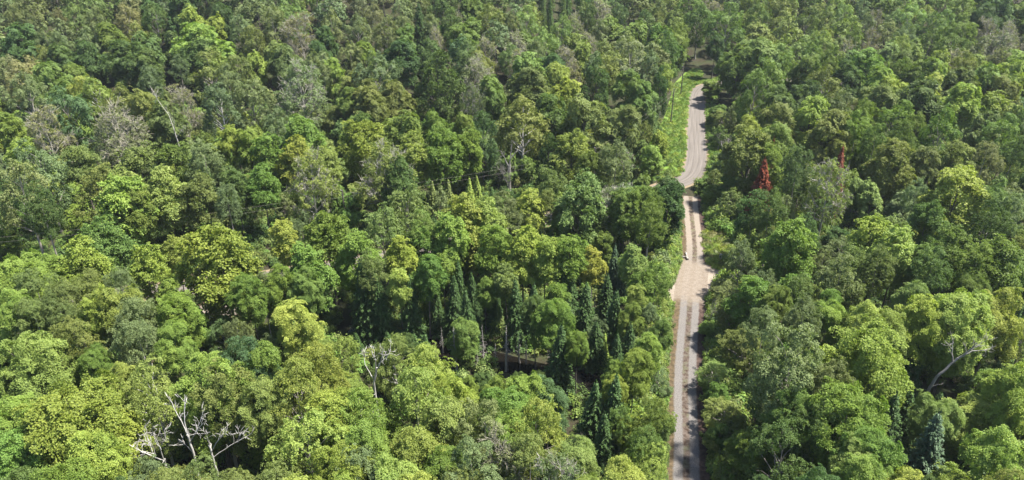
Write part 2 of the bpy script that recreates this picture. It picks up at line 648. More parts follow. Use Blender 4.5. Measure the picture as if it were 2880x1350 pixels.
def clear_of(p, m_track=2.6, m_main=6.0, land=1.0, creek=3.0):
    if p[1] < 150 and seg_d(p, TRACK) < m_track:
        return False
    if seg_d(p, MAIN) < m_main:
        return False
    if creek and seg_d(p, CREEK) < creek:
        return False
    if inside(p, VERGE) or inside(p, LAND) or inside(p, GRASSY):
        return False
    return True


# ------------------------------------------------------------------ the trees seen one by one: x, y of the top, crown width, kind+colour
T = {
    (0, 0): """130 165 290 Md;425 55 120 Bb;330 180 190 Aa;450 220 150 Aa;640 200 190 Aa;800 150 260 Mm;1270 110 150 Pd;1500 150 360 Ml;1800 100 200 Aa;1900 180 220 Bo;2430 190 190 Md;2270 110 300 Hb
430 320 210 Md;320 330 170 Bo;640 290 220 Md;930 280 300 Md;1060 350 230 Md;1100 480 190 Aa;1450 260 280 Md;1560 380 330 Bo;1760 400 260 Bo;1330 400 150 Aa;2150 320 230 Mo;2390 290 170 Md;2350 400 240 Aa
120 450 270 Bb;330 450 300 Mm;500 460 200 Mm;150 545 290 Aa;560 560 280 By;700 590 280 By;380 680 310 At;870 640 260 Bo;1050 650 300 Mo;1350 645 240 Hb;2250 480 400 Ha;1880 580 300 Ba;1620 620 310 Ba;300 810 280 Hb;850 760 420 Hb;480 830 130 Ml
60 830 200 Ml;90 970 220 Ml;250 1050 380 Aa;560 1050 230 Mo;1030 1040 350 Mo;1300 1070 270 Mm;1500 1050 260 Aa;1680 930 210 Ml;1850 950 200 Ml;2010 1000 260 Mg;2250 860 320 Mg;2220 1020 280 My;2430 1100 230 Mp;2480 620 220 Mo;2500 430 200 Ml;1150 780 240 Mo;1700 480 200 Aa;2050 700 220 Aa
60 30 160 Aa;180 60 150 Aa;540 20 160 Ao;700 40 170 Aa;950 20 200 Bb;1130 20 190 Ad;1650 10 200 Md;2050 40 220 Aa;2250 30 180 Ap;2480 60 180 Aa""",
    (960, 0): """330 120 220 Aa;480 105 150 Aa;470 175 170 Mm;580 20 120 Sd;180 290 200 Mg;430 290 290 Md;640 190 130 Po;720 190 150 Hb;770 170 90 Mg;930 130 260 Mm;890 80 110 Hb;1120 30 200 Ao;1290 100 170 Aa;1400 40 180 Ap;1540 200 220 Ap;1650 100 200 Ap;1780 80 140 Hb;1570 -10 60 Sd;1380 220 70 Hb;1950 140 150 Aa;2110 20 120 At;2240 180 90 Hb;2400 90 130 Bo;2540 180 150 Mm
100 110 220 Aa;250 400 340 Aa;720 390 390 Od;1030 440 260 Hb;950 310 220 At;1050 360 200 Mo;1340 380 200 Hb;1270 320 160 Ap;1480 290 180 Aa;1600 390 210 Md;1700 340 260 Hb;1900 270 150 Hb;2200 290 360 Bb;2010 400 250 Bo;1930 440 230 Od;2450 470 160 By;2330 380 200 Aa
1400 480 300 Mo;1650 460 210 My;1130 560 220 Mm;1700 580 270 Ml;200 590 260 Mo;420 590 240 Mo;100 500 260 Mo;60 640 200 Mm;200 650 250 Mo;980 620 180 Ha;1600 690 270 Mm;1850 700 360 Mo;1370 700 400 Bo;2200 520 270 Mm;2150 770 250 Mo;2290 600 190 Mm;2470 500 140 Od
450 830 340 Mm;700 820 190 Mg;130 820 220 Mm;930 830 170 Mm;1060 860 240 Ot;150 900 320 Ml;520 990 270 My;750 950 300 Mg;950 960 210 Mg;1340 1000 300 Mm;1550 1000 180 Od;1620 950 60 Sd;1690 940 55 Sd;1750 850 70 Sd;1780 1020 270 My;1570 1140 190 Mm;2080 1020 250 Aa;2060 1070 400 Ha;2340 1080 180 Ml
60 310 170 Aa;800 60 160 Ad;240 20 170 Bb;680 90 150 Aa;1850 20 150 Ad;2000 70 120 Hb;2300 60 120 Ad""",
    (1920, 0): """90 170 170 Am;320 250 130 Md;350 20 300 Am;140 10 220 Am;600 20 220 Am;760 80 170 Ao;730 150 130 Pp;950 60 210 Ad;1100 50 160 Ao;1230 10 170 Ap;1380 90 180 Aa;1480 60 130 Hb;1590 80 110 Aa;1740 20 230 Ap;1920 90 230 Am;2150 100 220 Am;2060 190 270 Am;2300 20 220 Md;2340 130 190 Hb;2500 150 220 Hb;1720 160 180 Aa;1670 250 160 Ap;1300 200 130 Am;1440 210 160 Hb;1080 220 180 Ap;980 210 170 Ap;1330 270 150 Mo
580 260 340 Mp;690 440 270 Am;450 330 260 Mm;330 390 260 Mm;350 520 340 Am;560 520 270 Am;1000 290 200 Am;1150 330 190 Am;1420 360 260 Mg;950 390 240 Mm;1100 480 300 Bo;1290 430 200 Md;1660 360 200 Mo;1690 420 140 Ag;1850 420 220 Mm;1530 480 270 Ml;1950 430 220 Ml;1900 540 200 My;2100 490 270 Mo;2300 470 260 Mm;2500 440 230 Ml;1820 570 350 Md;1500 620 270 Mo;2180 610 290 Ml;2420 690 310 Ml;1860 650 230 Mm;750 640 220 Md;860 630 180 Md;980 600 220 Md;1220 660 220 Aa
120 225 230 Md;40 235 210 Am;195 240 210 Mm;150 180 200 Am;215 600 160 Mm;235 480 210 Mm;205 700 120 Am;750 760 290 Mo;990 720 300 Ml;1150 820 300 Mo;1350 830 220 Ag;1400 740 200 Ag;1640 740 270 Ag;1490 910 210 Am;2000 800 320 Ag;1800 840 180 Am;2300 820 240 Mo;2430 850 260 Am;2540 780 190 Ad;1730 900 240 Am;2540 1000 200 Ad
310 830 220 Bo;520 960 330 Mo;720 900 260 Mm;530 850 180 My;690 1080 220 Ml;900 1090 270 At;1620 1050 310 Mo;1850 1090 210 Ma;2080 1060 240 Mo;2320 1060 230 Bb;710 1050 45 Rr;1210 1105 75 Rr;2400 350 220 Bb;2150 380 200 Ao;1620 560 200 Ml;2450 560 230 Mo;780 330 200 Am""",
    (0, 450): """920 60 320 Mp;1200 60 340 Mp;540 180 420 Ml;680 50 330 Bo;100 20 380 Aa;120 250 300 Ad;1480 90 270 Mo;1690 230 210 Aa;1950 20 240 Mg;2330 -60 340 Hp;1620 490 540 Ml;560 580 340 Ml;110 680 420 Ml;320 680 190 Ml;1290 540 220 My;1080 640 300 Ml;870 640 160 Ml;2060 420 240 My;2450 380 380 Mg;2240 320 220 Aa
630 800 280 Bo;220 800 370 Bo;480 880 330 Bo;60 940 320 Ml;200 1020 300 Bo;400 990 280 Bo;880 920 360 My;690 1000 280 Ml;1000 1010 380 Ba;1270 880 190 Ml;1290 980 320 Mg;1950 960 330 Aa;1850 840 270 Mg;1990 1100 280 MY;2230 1040 320 MY;2300 620 370 Mg;1720 1000 260 Aa;850 800 260 Ba;1750 60 220 Md;1350 260 260 Mm;330 420 330 Mm;2100 770 280 Mg;1960 830 220 Aa;2260 790 240 Mm""",
    (960, 450): """220 -50 430 Hp;560 20 290 Md;800 140 100 Co;960 130 120 Cl;1030 120 110 Cl;680 160 110 Co;500 190 420 Bo;300 340 370 Bo;900 260 370 My;1120 270 320 My;780 390 310 Ml;1250 180 260 Aa;1430 170 270 My;1610 60 270 Bo;1800 100 400 Mp;2150 -20 420 Ha;1370 480 320 Ml;1540 570 230 Ml;1170 480 290 Mg;1920 480 230 MY;1980 700 340 Aa;410 560 230 Ml;100 520 320 Mg;420 830 190 MY;760 700 160 Ml;1260 770 190 Mp;1080 890 150 Ml;1600 880 330 Mg;2250 620 200 Mp;2240 930 190 My;2230 360 260 Am;2340 330 230 Am;2440 440 260 Am;2480 100 280 Md;2400 650 240 Am;1560 190 200 Bo;1730 560 240 Mg;620 350 250 Am;600 480 200 Mg;2280 820 190 Mg;200 700 220 Bo
120 840 210 Sd;560 560 100 Sd;880 760 140 Sd;985 850 120 Sd;830 880 160 Sd;1200 1100 95 Co;700 1030 95 Co;2070 640 110 St;2140 720 90 St;1330 900 170 Sd;1160 920 100 Sd;1440 940 150 Sd;620 780 230 Mg;250 930 180 Sd;480 960 170 Sd;1700 700 170 Sd;60 1000 170 Sd;950 980 150 Sd;700 900 120 Sd;2060 980 170 Sd;1480 1100 200 Md;2200 1060 200 Mm;2400 1010 140 Wp;1940 1080 180 Sd;2254 205 250 Mg;2150 120 270 Mm;2260 105 270 Md;2350 125 250 Mg;2350 200 220 Am;2160 240 220 Mm;2200 170 260 Md;2290 150 240 Mm;330 1080 170 Sd;600 1110 170 Sd;2330 1100 160 Ma""",
    (1920, 450): """640 0 115 Rr;1200 -30 100 Rr;1150 -10 340 Hp;250 200 240 Mg;380 120 190 Mm;190 100 190 Mm;560 220 270 Ad;720 160 270 Ad;420 410 95 Cg;540 440 140 Cl;700 370 140 Cg;850 430 380 Mg;680 560 220 Am;1400 240 340 Wp;1720 170 260 Wa;1790 110 190 Aa;2120 50 410 My;2420 130 270 Ap;2540 250 230 Aa;1500 410 300 Ml;1650 420 240 Mp;1670 500 330 My;1390 560 310 Bo;1520 620 270 Bo;1230 640 310 Aa;700 650 250 Aa;560 740 320 Aa;470 600 230 Aa;2080 500 270 Mm;2450 560 370 Mm;550 890 320 Mg;330 850 270 Aa;740 950 220 Mm;950 800 220 Bo;1130 940 230 Mg;1320 920 160 Bo;1780 900 280 Mp;1420 1080 330 My;1130 1030 240 Ml;950 1020 280 Aa;650 1100 280 Ba;2150 950 470 My;2450 960 380 My;1850 1000 370 Ml;1780 1030 75 Sd;2560 1040 95 Sd;1980 640 280 Ad;900 640 270 Mg;1000 200 240 Ad;1900 300 250 Mm;2280 600 260 Am;1850 620 230 Mm;2250 850 220 Mm;1000 380 200 Ad;2380 300 240 Ad""",
    (0, 900): """150 90 520 My;480 -30 420 Bo;1010 -40 420 Ba;680 180 260 Mg;430 490 800 Ml;1250 0 300 Ml;1530 240 540 Ml;1900 190 440 Ml;1790 110 390 At;2340 160 440 By;1080 350 500 Bp;1500 430 580 Bo;960 830 440 Aa;1230 620 460 Bo;870 310 290 My;2150 480 520 By;2520 560 480 Ml;2300 690 620 By;2050 950 520 Bo;1850 580 400 Mp;2520 930 480 Ml;100 800 520 Mg;640 860 560 Ml;380 1080 560 Mg;800 1160 480 Ad;1420 950 420 Bo;1750 1130 440 Bo;2250 1180 520 By;30 560 420 Ml;60 1180 500 Md;1180 1130 420 Bo;2560 1200 460 Ml""",
    (960, 900): """330 30 400 Bp;620 200 420 By;60 150 330 By;560 430 600 By;830 400 400 Ml;960 390 130 Ml;1180 370 300 Ml;1400 340 390 Ml;1580 300 370 Mt;1240 500 440 Mg;130 540 520 Bl;740 600 520 Mp;1050 600 440 Aa;1480 620 520 By;150 740 500 Ml;520 790 560 My;1000 880 500 Aa;1230 890 420 Hb;1450 870 520 Bo;1660 1020 480 Ha;740 980 500 Mg;80 960 500 Ba;1800 900 330 Mp;2100 1030 420 My;2340 920 300 By;1330 700 420 Ml;350 1020 460 My;900 1130 460 Bo;1900 1150 380 My;560 1160 500 My
1920 450 200 Sd;2070 420 230 Sd;2000 700 190 Sd;2050 690 150 Sd;1980 110 120 Cl;2080 400 200 Ml;2230 220 260 Ml;2330 80 220 Ml;2440 350 200 Wa;2240 480 300 Ml;2350 600 300 Am;2170 640 260 Am;2440 650 200 Mm;1660 540 140 Sd;2280 790 320 Am;2160 860 240 Md;2440 830 200 Mo;2440 1100 180 Wa;1800 110 180 Mg;1650 70 200 Sd;1350 80 190 Md;1050 80 210 Md;480 20 210 Md;1500 60 200 Md;620 30 180 Sd;2200 30 160 Sd;2420 -20 180 Mm;1200 60 160 Sd;2090 110 150 Sd;1750 180 190 Md;1460 170 210 Md""",
    (1920, 900): """260 310 340 Wp;330 600 420 Bo;580 830 420 Mg;190 20 200 Mg;480 60 480 Bo;900 20 640 Aa;1450 20 640 Ml;1650 -40 340 My;1300 500 560 Mg;860 510 330 Mm;760 300 520 Ad;800 780 560 Ad;1770 440 230 Sd;2060 270 200 Sd;1800 20 200 Sd;2420 140 620 My;2080 430 270 Mp;2380 530 860 My;1930 600 260 Mp;1960 720 300 St;1340 900 330 Mp;1720 1050 380 My;1420 1040 440 Ml;2420 850 520 Ml;2200 1000 420 Ml;2540 1150 480 Bo;1080 1100 380 Ad;250 850 330 Bo;130 500 170 Mm;130 1000 200 Mm;1480 780 420 Mg;1950 1180 360 Md;620 1180 320 Md;150 240 170 Mg;1200 300 360 Aa;1640 560 260 Sd;2100 60 300 Mm;1100 620 330 Ad;2550 330 400 Ml""",
}
# bare and dead trees: x, y of the top, y of the visible foot, width, kind
KINDW = {'M': ('maple_tree', 'maple tree', 'maple'), 'B': ('birch_tree', 'birch tree', 'birch'), 'A': ('aspen_tree', 'aspen tree', 'aspen'),
         'O': ('linden_tree', 'linden tree', 'tall oval leafy tree'), 'W': ('willow_tree', 'willow', 'feathery willow'), 'H': ('dying_tree', 'dying tree', 'half-bare dying tree'),
         'S': ('spruce_tree', 'spruce tree', 'spruce'), 'C': ('cedar_tree', 'cedar tree', 'narrow cedar'), 'P': ('pine_tree', 'pine tree', 'pine'),
         'R': ('dead_spruce', 'dead spruce', 'dead spruce'), 'D': ('dead_tree', 'dead tree', 'leafless dead tree'), 'N': ('standing_snag', 'dead tree', 'bare dead trunk')}
GROUPS = {'M': 'maples of the forest', 'B': 'birches of the forest', 'A': 'aspens of the forest', 'O': 'tall lindens of the forest', 'W': 'willows by the track', 'H': 'dying trees of the forest',
          'S': 'spruces of the forest', 'C': 'cedars of the forest', 'P': 'pines of the forest', 'R': 'red dead spruces', 'D': 'leafless dead trees', 'N': 'bare snags by the creek'}


def height_of(kind, w):
    if kind in 'SP':
        return max(4.0, min(15.0, 3.2 + 1.75 * w))
    if kind == 'R':
        return 13.0 if w > 2.2 else 10.0
    if kind == 'C':
        return max(3.0, min(10.0, 2.6 * w))
    if kind == 'W':
        return max(3.0, min(10.0, 1.25 * w + 1))
    if kind in 'AO':
        h = 11.0 + 0.7 * w
    else:
        h = 10.0 + 0.65 * w
    return min(h * 1.08, 3.4 + 2.5 * w)


TREES = []
for (ox, oy), txt in T.items():
    for e in txt.replace('\n', ';').split(';'):
        x, y, w, kc = e.split()
        px, py, pw = ox + float(x) * 0.37267, oy + float(y) * 0.37267, float(w) * 0.37267
        kind, colk = kc[0], kc[1]
        h = 13.0
        for _ in range(4):
            P, d = WT(px, py, h)
            wm = pw / F * d
            wm *= {'S': 1.4, 'R': 1.9}.get(kind, 1.0)
            h = height_of(kind, wm)
        TREES.append(dict(x=P[0], y=P[1], w=wm, h=h, k=kind, c=colk, px=px, py=py, src='listed'))

random.seed(5)
# keep every foot off the roads
for t in TREES:
    p = np.array([t['x'], t['y']])
    for _ in range(30):
        dt, dm = seg_d(p, TRACK), seg_d(p, MAIN)
        mt = 2.0 + min(t['w'], 3.0) * 0.5
        if p[1] < 150 and dt < mt:
            q = TRACK[np.argmin(np.linalg.norm(TRACK - p, axis=1))]
            p = p + np.array([0.3 if p[0] > q[0] else -0.3, 0])
        elif dm < (7.0 + t['w'] * 0.28 if p[0] < -14 and p[1] < 130 else 3.4 + min(t['w'], 4.0) * 0.35):
            q = MAIN[np.argmin(np.linalg.norm(MAIN - p, axis=1))]
            p = p + (p - q) / (np.linalg.norm(p - q) + 1e-6) * 0.4
        else:
            break
    t['x'], t['y'] = float(p[0]), float(p[1])

# ------------------------------------------------------------------ the rest of the wood, filled between
occ = [(t['x'], t['y'], t['w']) for t in TREES]
cell = {}


def put(x, y, w):
    cell.setdefault((int(x // 12), int(y // 12)), []).append((x, y, w))


for o_ in occ:
    put(*o_)


def free(x, y, w, f):
    i, j = int(x // 12), int(y // 12)
    for a in (i - 1, i, i + 1):
        for b in (j - 1, j, j + 1):
            for (X, Y, Wd) in cell.get((a, b), ()):
                if (X - x) ** 2 + (Y - y) ** 2 < (f * (w + Wd)) ** 2:
                    return False
    return True


LP = np.array([[t['px'], t['py']] for t in TREES])
FILL = []
for n in range(42000):
    y = 28 + 312 * math.sqrt(random.random())
    if n > 30000:
        y = 28 + 190 * random.random()
    x = (random.random() * 2 - 1) * (0.78 * (y + 22) + 18)
    near = y < 190
    w = random.uniform(3.2, 5.2) if near else random.uniform(6.5, 11.0)
    if not free(x, y, w, 0.47 if near else 0.46):
        continue
    if not clear_of((x, y), 2.4 + w * 0.5, (9.5 if x < -14 and y < 130 else 5.0) + w * 0.3):
        continue
    if any(inside((x + a * w * .45, y + b), VERGE) or inside((x + a * w * .45, y + b), GRASSY) for a in (-1, 1) for b in (0, 3)):
        continue
    h = random.uniform(4.0, 7.5) + w * 0.45 if near else height_of('M', w) * random.uniform(0.85, 1.05)
    px, py, d = PIX((x, y, h + zt(x, y)))
    i = int(np.argmin(np.sum((LP - [px, py]) ** 2, 1)))
    k, c = TREES[i]['k'], TREES[i]['c']
    if k in 'RDNPW' or (k == 'H' and random.random() < 0.6):
        k = 'M'
    if random.random() < 0.3:
        k = random.choice('MMBAAS' if near else 'MABAAHS')
        c = {'S': 'd', 'H': 'b', 'A': 'a', 'B': 'o'}.get(k, random.choice('mlgd'))
    if k == 'S' or k == 'C':
        w, c = min(w, 3.8), 'd'
    if c in 'Yrb' and k in 'MA':
        c = 'm'
    put(x, y, w)
    FILL.append(dict(x=x, y=y, w=w, h=h, k=k, c=c, px=px, py=py, src='fill'))
FILL.sort(key=lambda t: t['y'])


def tinted(c, rng, amt=0.16):
    r, g, b = LEAFC[c][1]
    v = 1 + rng.uniform(-amt, amt)
    s = rng.uniform(-0.10, 0.10)
    return (r * v * (1 + s), g * v, b * v * (1 - s))


def conifer_tint(c, rng):
    r, g, b = {'t': (0.066, 0.108, 0.058), 'p': (0.15, 0.19, 0.11), 'a': (0.09, 0.135, 0.07)}.get(c, (0.044, 0.082, 0.024))
    v = rng.uniform(.85, 1.15)
    return (r * v, g * v, b * v)


NOMW = {'S': 5.0, 'C': 5.0, 'P': 5.4, 'R': 4.6, 'D': 8.0, 'N': 2.4}
prng = random.Random(11)


def plant(t):
    k = t['k']
    nm = KINDW[k][0]
    zone = 'near' if t['y'] < 84 else 'far' if t['y'] > 138 else ''
    pr = prng.choice(PROTO[zone + k if zone + k in PROTO else k])
    if k == 'H':
        pr = prng.choice(PROTO['H'][1::2] if t['c'] == 'b' else PROTO['H'][0::2])
    cr, tr, br = pr[:3]
    c = 1.0
    if k in 'MBA':
        c = min(1.0, max(0.55, 1.5 * t['w'] / (0.74 * t['h'])))
        if c < 0.85:
            tr = pr[3]
    sw, sh = t['w'] / NOMW.get(k, 8.4), t['h'] / 15.0
    e = empty(nm, (t['x'], t['y'], zt(t['x'], t['y'])), prng.uniform(0, 6.283), (sw, sw * prng.uniform(0.92, 1.08), sh))
    e.rotation_euler[0], e.rotation_euler[1] = prng.gauss(0, 0.025), prng.gauss(0, 0.025)
    obj('trunk', tr, e)
    if br:
        obj('branches', br, e)
    if cr:
        co = obj('crown', cr, e, conifer_tint(t['c'], prng) if k in 'SP' else tinted(t['c'], prng))
        co.scale = (1, 1, c)
        co.location = (0, 0, 14.2 * (1 - c))
    t['o'] = e
    return e


# the things the photo shows whole: nothing nearer may stand in front of them
SHOW = [(420, 1110, 720, 1300, 14), (2590, 940, 2750, 1110, 12), (430, 240, 520, 385, 19), (1005, 960, 1100, 1065, 12), (1395, 415, 1462, 530, 10),
        (2135, 455, 2178, 530, 13), (2355, 412, 2388, 475, 13), (2310, 460, 2400, 640, 14), (548, 800, 620, 930, 14), (1695, 570, 1765, 690, 14), (1645, 800, 1685, 900, 14),
        (745, 840, 905, 950, 13), (1645, 1075, 1700, 1170, 10), (1700, 1065, 1760, 1185, 11), (1680, 1165, 1750, 1285, 10), (1600, 1040, 1665, 1140, 0), (2615, 1180, 2700, 1345, 10),
        (1970, 1025, 2085, 1130, 8), (1035, 765, 1125, 870, 12), (1600, 1160, 1665, 1230, 3), (1270, 915, 1500, 1045, 8), (2140, 610, 2330, 760, 14), (2340, 640, 2400, 700, 10),
        (60, 312, 165, 395, 14), (240, 290, 400, 400, 15), (770, 185, 910, 300, 15), (1300, 168, 1390, 205, 15), (1695, 415, 1840, 520, 15), (1180, 150, 1290, 300, 15),
        (1885, 745, 2034, 796, 0), (1990, 662, 2048, 742, 0), (1932, 250, 1984, 500, 0), (1925, 560, 1975, 700, 0), (1600, 800, 1690, 900, 8), (1000, 870, 1260, 940, 6)]


def lower_by_road(lst):
    # along the right side the wood steps up from low growth at the road edge
    for t in lst:
        for _ in range(4):
            p = np.array([t['x'], t['y']])
            lim = 99.0
            for line, hw in ((TRACK, 1.8), (MAIN[6:13], 2.6)):
                q = line[np.argmin(np.linalg.norm(line - p, axis=1))]
                d = seg_d(p, line)
                if p[0] > q[0] and d < 9.5:
                    lim = min(lim, 2.0 * max(d - hw, 0.3) + 1.2)
            if t['h'] <= lim + 0.1:
                break
            t['h'] = max(2.2, lim)
            t['w'] = min(t['w'], t['h'] * 0.8 + 0.6)
            P, d_ = WT(t['px'], t['py'], t['h'])
            if t['src'] == 'listed' and seg_d(P[:2], TRACK) > 2.2 and seg_d(P[:2], MAIN) > 3.2:
                t['x'], t['y'] = float(P[0]), float(P[1])
    return lst


def protect(lst):
    out = []
    for t in lst:
        ok = True
        if t['src'] != 'fill' and any(abs(t['px'] - (b[0] + b[2]) / 2) < 16 and abs(t['py'] - b[1]) < 22 for b in SHOW):
            out.append(t)
            continue
        for x0, y0, x1, y1, hs in SHOW:
            P, d = WT((x0 + x1) / 2, y0, hs)
            if hs == 0:
                P = W((x0 + x1) / 2, y1, 0)[0]
            if t['y'] - 0.42 * t['w'] > P[1]:
                continue
            own = abs(t['px'] - (x0 + x1) / 2) < 14 and abs(t['py'] - y0) < 22
            if own:
                continue
            if t['y'] > P[1] - 1.5:
                px, py, dd = PIX((t['x'], t['y'], t['h'] + zt(t['x'], t['y'])))
                r = t['w'] * 0.45 * F / dd
                if not (px + r < x0 or px - r > x1):
                    t['y'] = P[1] + 0.44 * t['w']
                continue
            for _ in range(14):
                px, py, dd = PIX((t['x'], t['y'], t['h'] + zt(t['x'], t['y'])))
                r = t['w'] * 0.40 * F / dd
                if px + r < x0 or px - r > x1 or py > y1 - 6:
                    break
                t['h'] *= 0.93
                t['w'] *= 0.97
            else:
                ok = False
        t['px'], t['py'], _ = PIX((t['x'], t['y'], t['h'] + zt(t['x'], t['y'])))
        if ok:
            out.append(t)
    return out


TREES, FILL = protect(lower_by_road(TREES)), protect(lower_by_road(FILL))
for t in TREES + FILL:
    for _ in range(40):
        p = (t['x'], t['y'])
        lf = (t['x'] - t['w'] * .4, t['y'])
        if inside(p, GRASSY) or inside(lf, GRASSY) or inside(p, LAND) or (inside(lf, LAND) and t['x'] > 30):
            t['x'] += 0.4
        elif inside(p, VERGE) or inside((t['x'] + t['w'] * .3, t['y']), VERGE):
            t['x'] -= 0.4
        else:
            break
    t['px'], t['py'], _ = PIX((t['x'], t['y'], t['h'] + zt(t['x'], t['y'])))
NEAR_FILL = [t for t in FILL if t['y'] < 118 and -40 < t['px'] < 2920 and t['py'] < 1390]
FAR_FILL = [t for t in FILL if not (t['y'] < 118 and -40 < t['px'] < 2920 and t['py'] < 1390)]
print('listed', len(TREES), 'near fill', len(NEAR_FILL), 'far fill', len(FAR_FILL))
for t in TREES + NEAR_FILL:
    plant(t)

# ------------------------------------------------------------------ snags and other dead wood
SN = [(1280, 920, 1050, 60), (1243, 920, 995, 30), (1357, 918, 1035, 45), (1421, 912, 1050, 110), (1461, 932, 1025, 30), (1480, 958, 1028, 70), (1393, 965, 1040, 55), (1674, 895, 998, 24), (1224, 960, 1010, 30),
      (1300, 700, 800, 60), (1207, 800, 880, 50), (1660, 806, 900, 30), (1676, 830, 900, 24), (1058, 880, 940, 50), (1140, 878, 945, 40), (1340, 985, 1050, 40), (1550, 950, 1030, 50), (1590, 960, 1040, 40)]
for x, y0, y1, w in SN:
    P, d = W(x, y1, 0)
    hh = (y1 - y0) / F * d / math.cos(PITCH) * 1.02
    P, d = W(x, y0, hh)
    t = dict(x=P[0], y=P[1], w=2.4 * hh / 15 * 1.3, h=hh, k='N', c='d', px=x, py=y0, src='snag')
    TREES.append(t)
    plant(t)
DD = [(1432, 430, 540, 60, 0), (2665, 705, 800, 90, 1), (2755, 720, 815, 110, 2), (2610, 725, 800, 60, 3), (2042, 372, 420, 80, 2), (2005, 822, 885, 60, 3), (2062, 845, 905, 60, 1), (1322, 640, 760, 60, 2), (1627, 1172, 1250, 95, 0), (128, 495, 560, 110, 3), (2495, 825, 880, 70, 2)]
for x, y0, y1, w, i in DD:
    P, d = W(x, y1, 0)
    hh = max(5.5, (y1 - y0) / F * d / math.cos(PITCH))
    P, d = W(x, y0, hh)
    t = dict(x=P[0], y=P[1], w=w / F * d, h=hh, k='D', c='d', px=x, py=y0, src='dead')
    TREES.append(t)
    plant(t)


def limb_tree(name, px, py, h, limbs, bark, label, cat, width=1.0, r0=0.2):
    """limbs: polylines of (dx, dz) metres with a depth swing, foot at the ground under the pixel of the base"""
    if name == 'dead_birch':
        limbs = [(r1 * .85, r2, [(x * 1.1, z * .9) for x, z in pts]) for r1, r2, pts in limbs]
    P, d = WT(px, py, h)
    rng = np.random.default_rng(int(px))
    mb = MB()
    for i, (r1, r2, pts) in enumerate(limbs):
        pts = np.array(pts, float)
        if pts.shape[1] == 2:
            sw = (rng.uniform(-1, 1) if i else 0.0) * 0.35
            dz = pts[:, 1] - pts[0, 1]
            pts = np.stack([pts[:, 0], np.abs(dz) * sw, pts[:, 1]], 1)
        tt = np.linspace(0, len(pts) - 1, len(pts) * 3)
        q = np.stack([np.interp(tt, range(len(pts)), pts[:, a]) for a in range(3)], 1)
        q[1:] += rng.normal(size=(len(q) - 1, 3)) * 0.022
        mb.tube(q, np.linspace(r1, r2, len(q)) * (1.0 if i == 0 else 0.8), 8 if i == 0 else 6)
        for _ in range(6 if i else 2):
            s = q[rng.integers(len(q) // 3, len(q))]
            dd = unit(unit(q[-1] - q[0]) + rng.normal(size=3) * 0.55)
            e = s + dd * rng.uniform(0.5, 1.6)
            mb.tube(bend(s, e, 4, rng, 0.15), np.linspace(r2 * 0.7, 0.010, 4), 4, cap=False)
            for _ in range(2):
                s2 = s + (e - s) * rng.uniform(0.4, 0.9)
                mb.tube(np.array([s2, s2 + unit(dd + rng.normal(size=3) * 0.7) * 0.45]), [0.02, 0.01], 4, cap=False)
    o = obj(name, mb.mesh(name, BARK[bark]))
    o.location = (P[0], P[1], zt(P[0], P[1]))
    tag(o, label, cat, 'leafless dead trees')
    return o, px, py


LIMBED = []
LIMBED.append(limb_tree('dead_birch', 562, 1350, 3.8, [(.15, .10, [(0, 0), (0, 5), (.05, 8.5), (-.05, 11)]), (.10, .03, [(-.05, 10.8), (-.1, 12.5), (.1, 14.2), (.35, 15.4)]), (.08, .025, [(-.05, 10.6), (-.5, 12.2), (-1.1, 13.6), (-1.5, 15)]), (.09, .03, [(0, 9.8), (.7, 11.2), (1.5, 12.6), (2.1, 13.6)]), (.06, .02, [(.6, 11), (1.2, 12.4), (1.6, 13.6)]), (.05, .02, [(0, 8.4), (-.5, 9.3), (-.8, 9.5)])],
                        'white', 'tall bare white birch forking upward in the foreground, middle of three white dead trees', 'dead tree'))
LIMBED.append(limb_tree('dead_birch', 478, 1355, 4.6, [(.17, .11, [(.05, 0), (0, 6), (0, 8.4)]), (.10, .04, [(0, 8.2), (-.9, 9.5), (-1.6, 10.6), (-2.2, 12)]), (.07, .025, [(-.7, 9.3), (-1.6, 9.7), (-2.6, 9.9)]), (.07, .025, [(-.8, 9.6), (-.9, 11), (-1.2, 12.4)]), (.08, .025, [(0, 8.3), (.15, 10.5), (.1, 12.8)]), (.06, .02, [(-.6, 9.1), (-.5, 10.8), (-.7, 12.3)]), (.05, .02, [(.15, 10.4), (.7, 11.6), (.9, 12.4)])],
                        'white', 'bare white birch with crooked limbs spreading left, leftmost of the white dead trees', 'dead tree'))
LIMBED.append(limb_tree('dead_birch', 614, 1350, 4.4, [(.13, .09, [(0, 0), (.05, 6), (0, 8.5), (-.05, 10)]), (.07, .02, [(-.05, 9.8), (.05, 11.2), (.1, 12)]), (.07, .02, [(0, 9.0), (.7, 10.6), (1.5, 11.8), (2.3, 12.9)]), (.06, .02, [(0, 8.2), (1.2, 9.4), (2.6, 10.4), (3.7, 11.2)]), (.04, .015, [(2.6, 10.4), (2.9, 11.4), (3.4, 12.2)])],
                        'white', 'thin grey dead birch with long limbs leaning right, rightmost of the white dead trees', 'dead tree'))
LIMBED.append(limb_tree('dead_tree', 2603, 1115, 4.0, [(.21, .13, [(0, 0), (0, 3.2), (.15, 5.2), (.6, 7), (1.5, 8.4), (2.3, 9.6)]), (.15, .05, [(2.3, 9.5), (3.0, 10.8), (3.3, 12.3)]), (.11, .03, [(2.4, 9.6), (3.6, 10.7), (5.2, 10.9)]), (.07, .025, [(3.2, 10.5), (4.2, 11.3), (5.0, 12)]), (.11, .04, [(1.9, 9.0), (1.6, 10.2), (1.5, 11.4)])],
                        'dead', 'bent grey dead trunk leaning right with forked bare top, beside dark spruces', 'dead tree'))
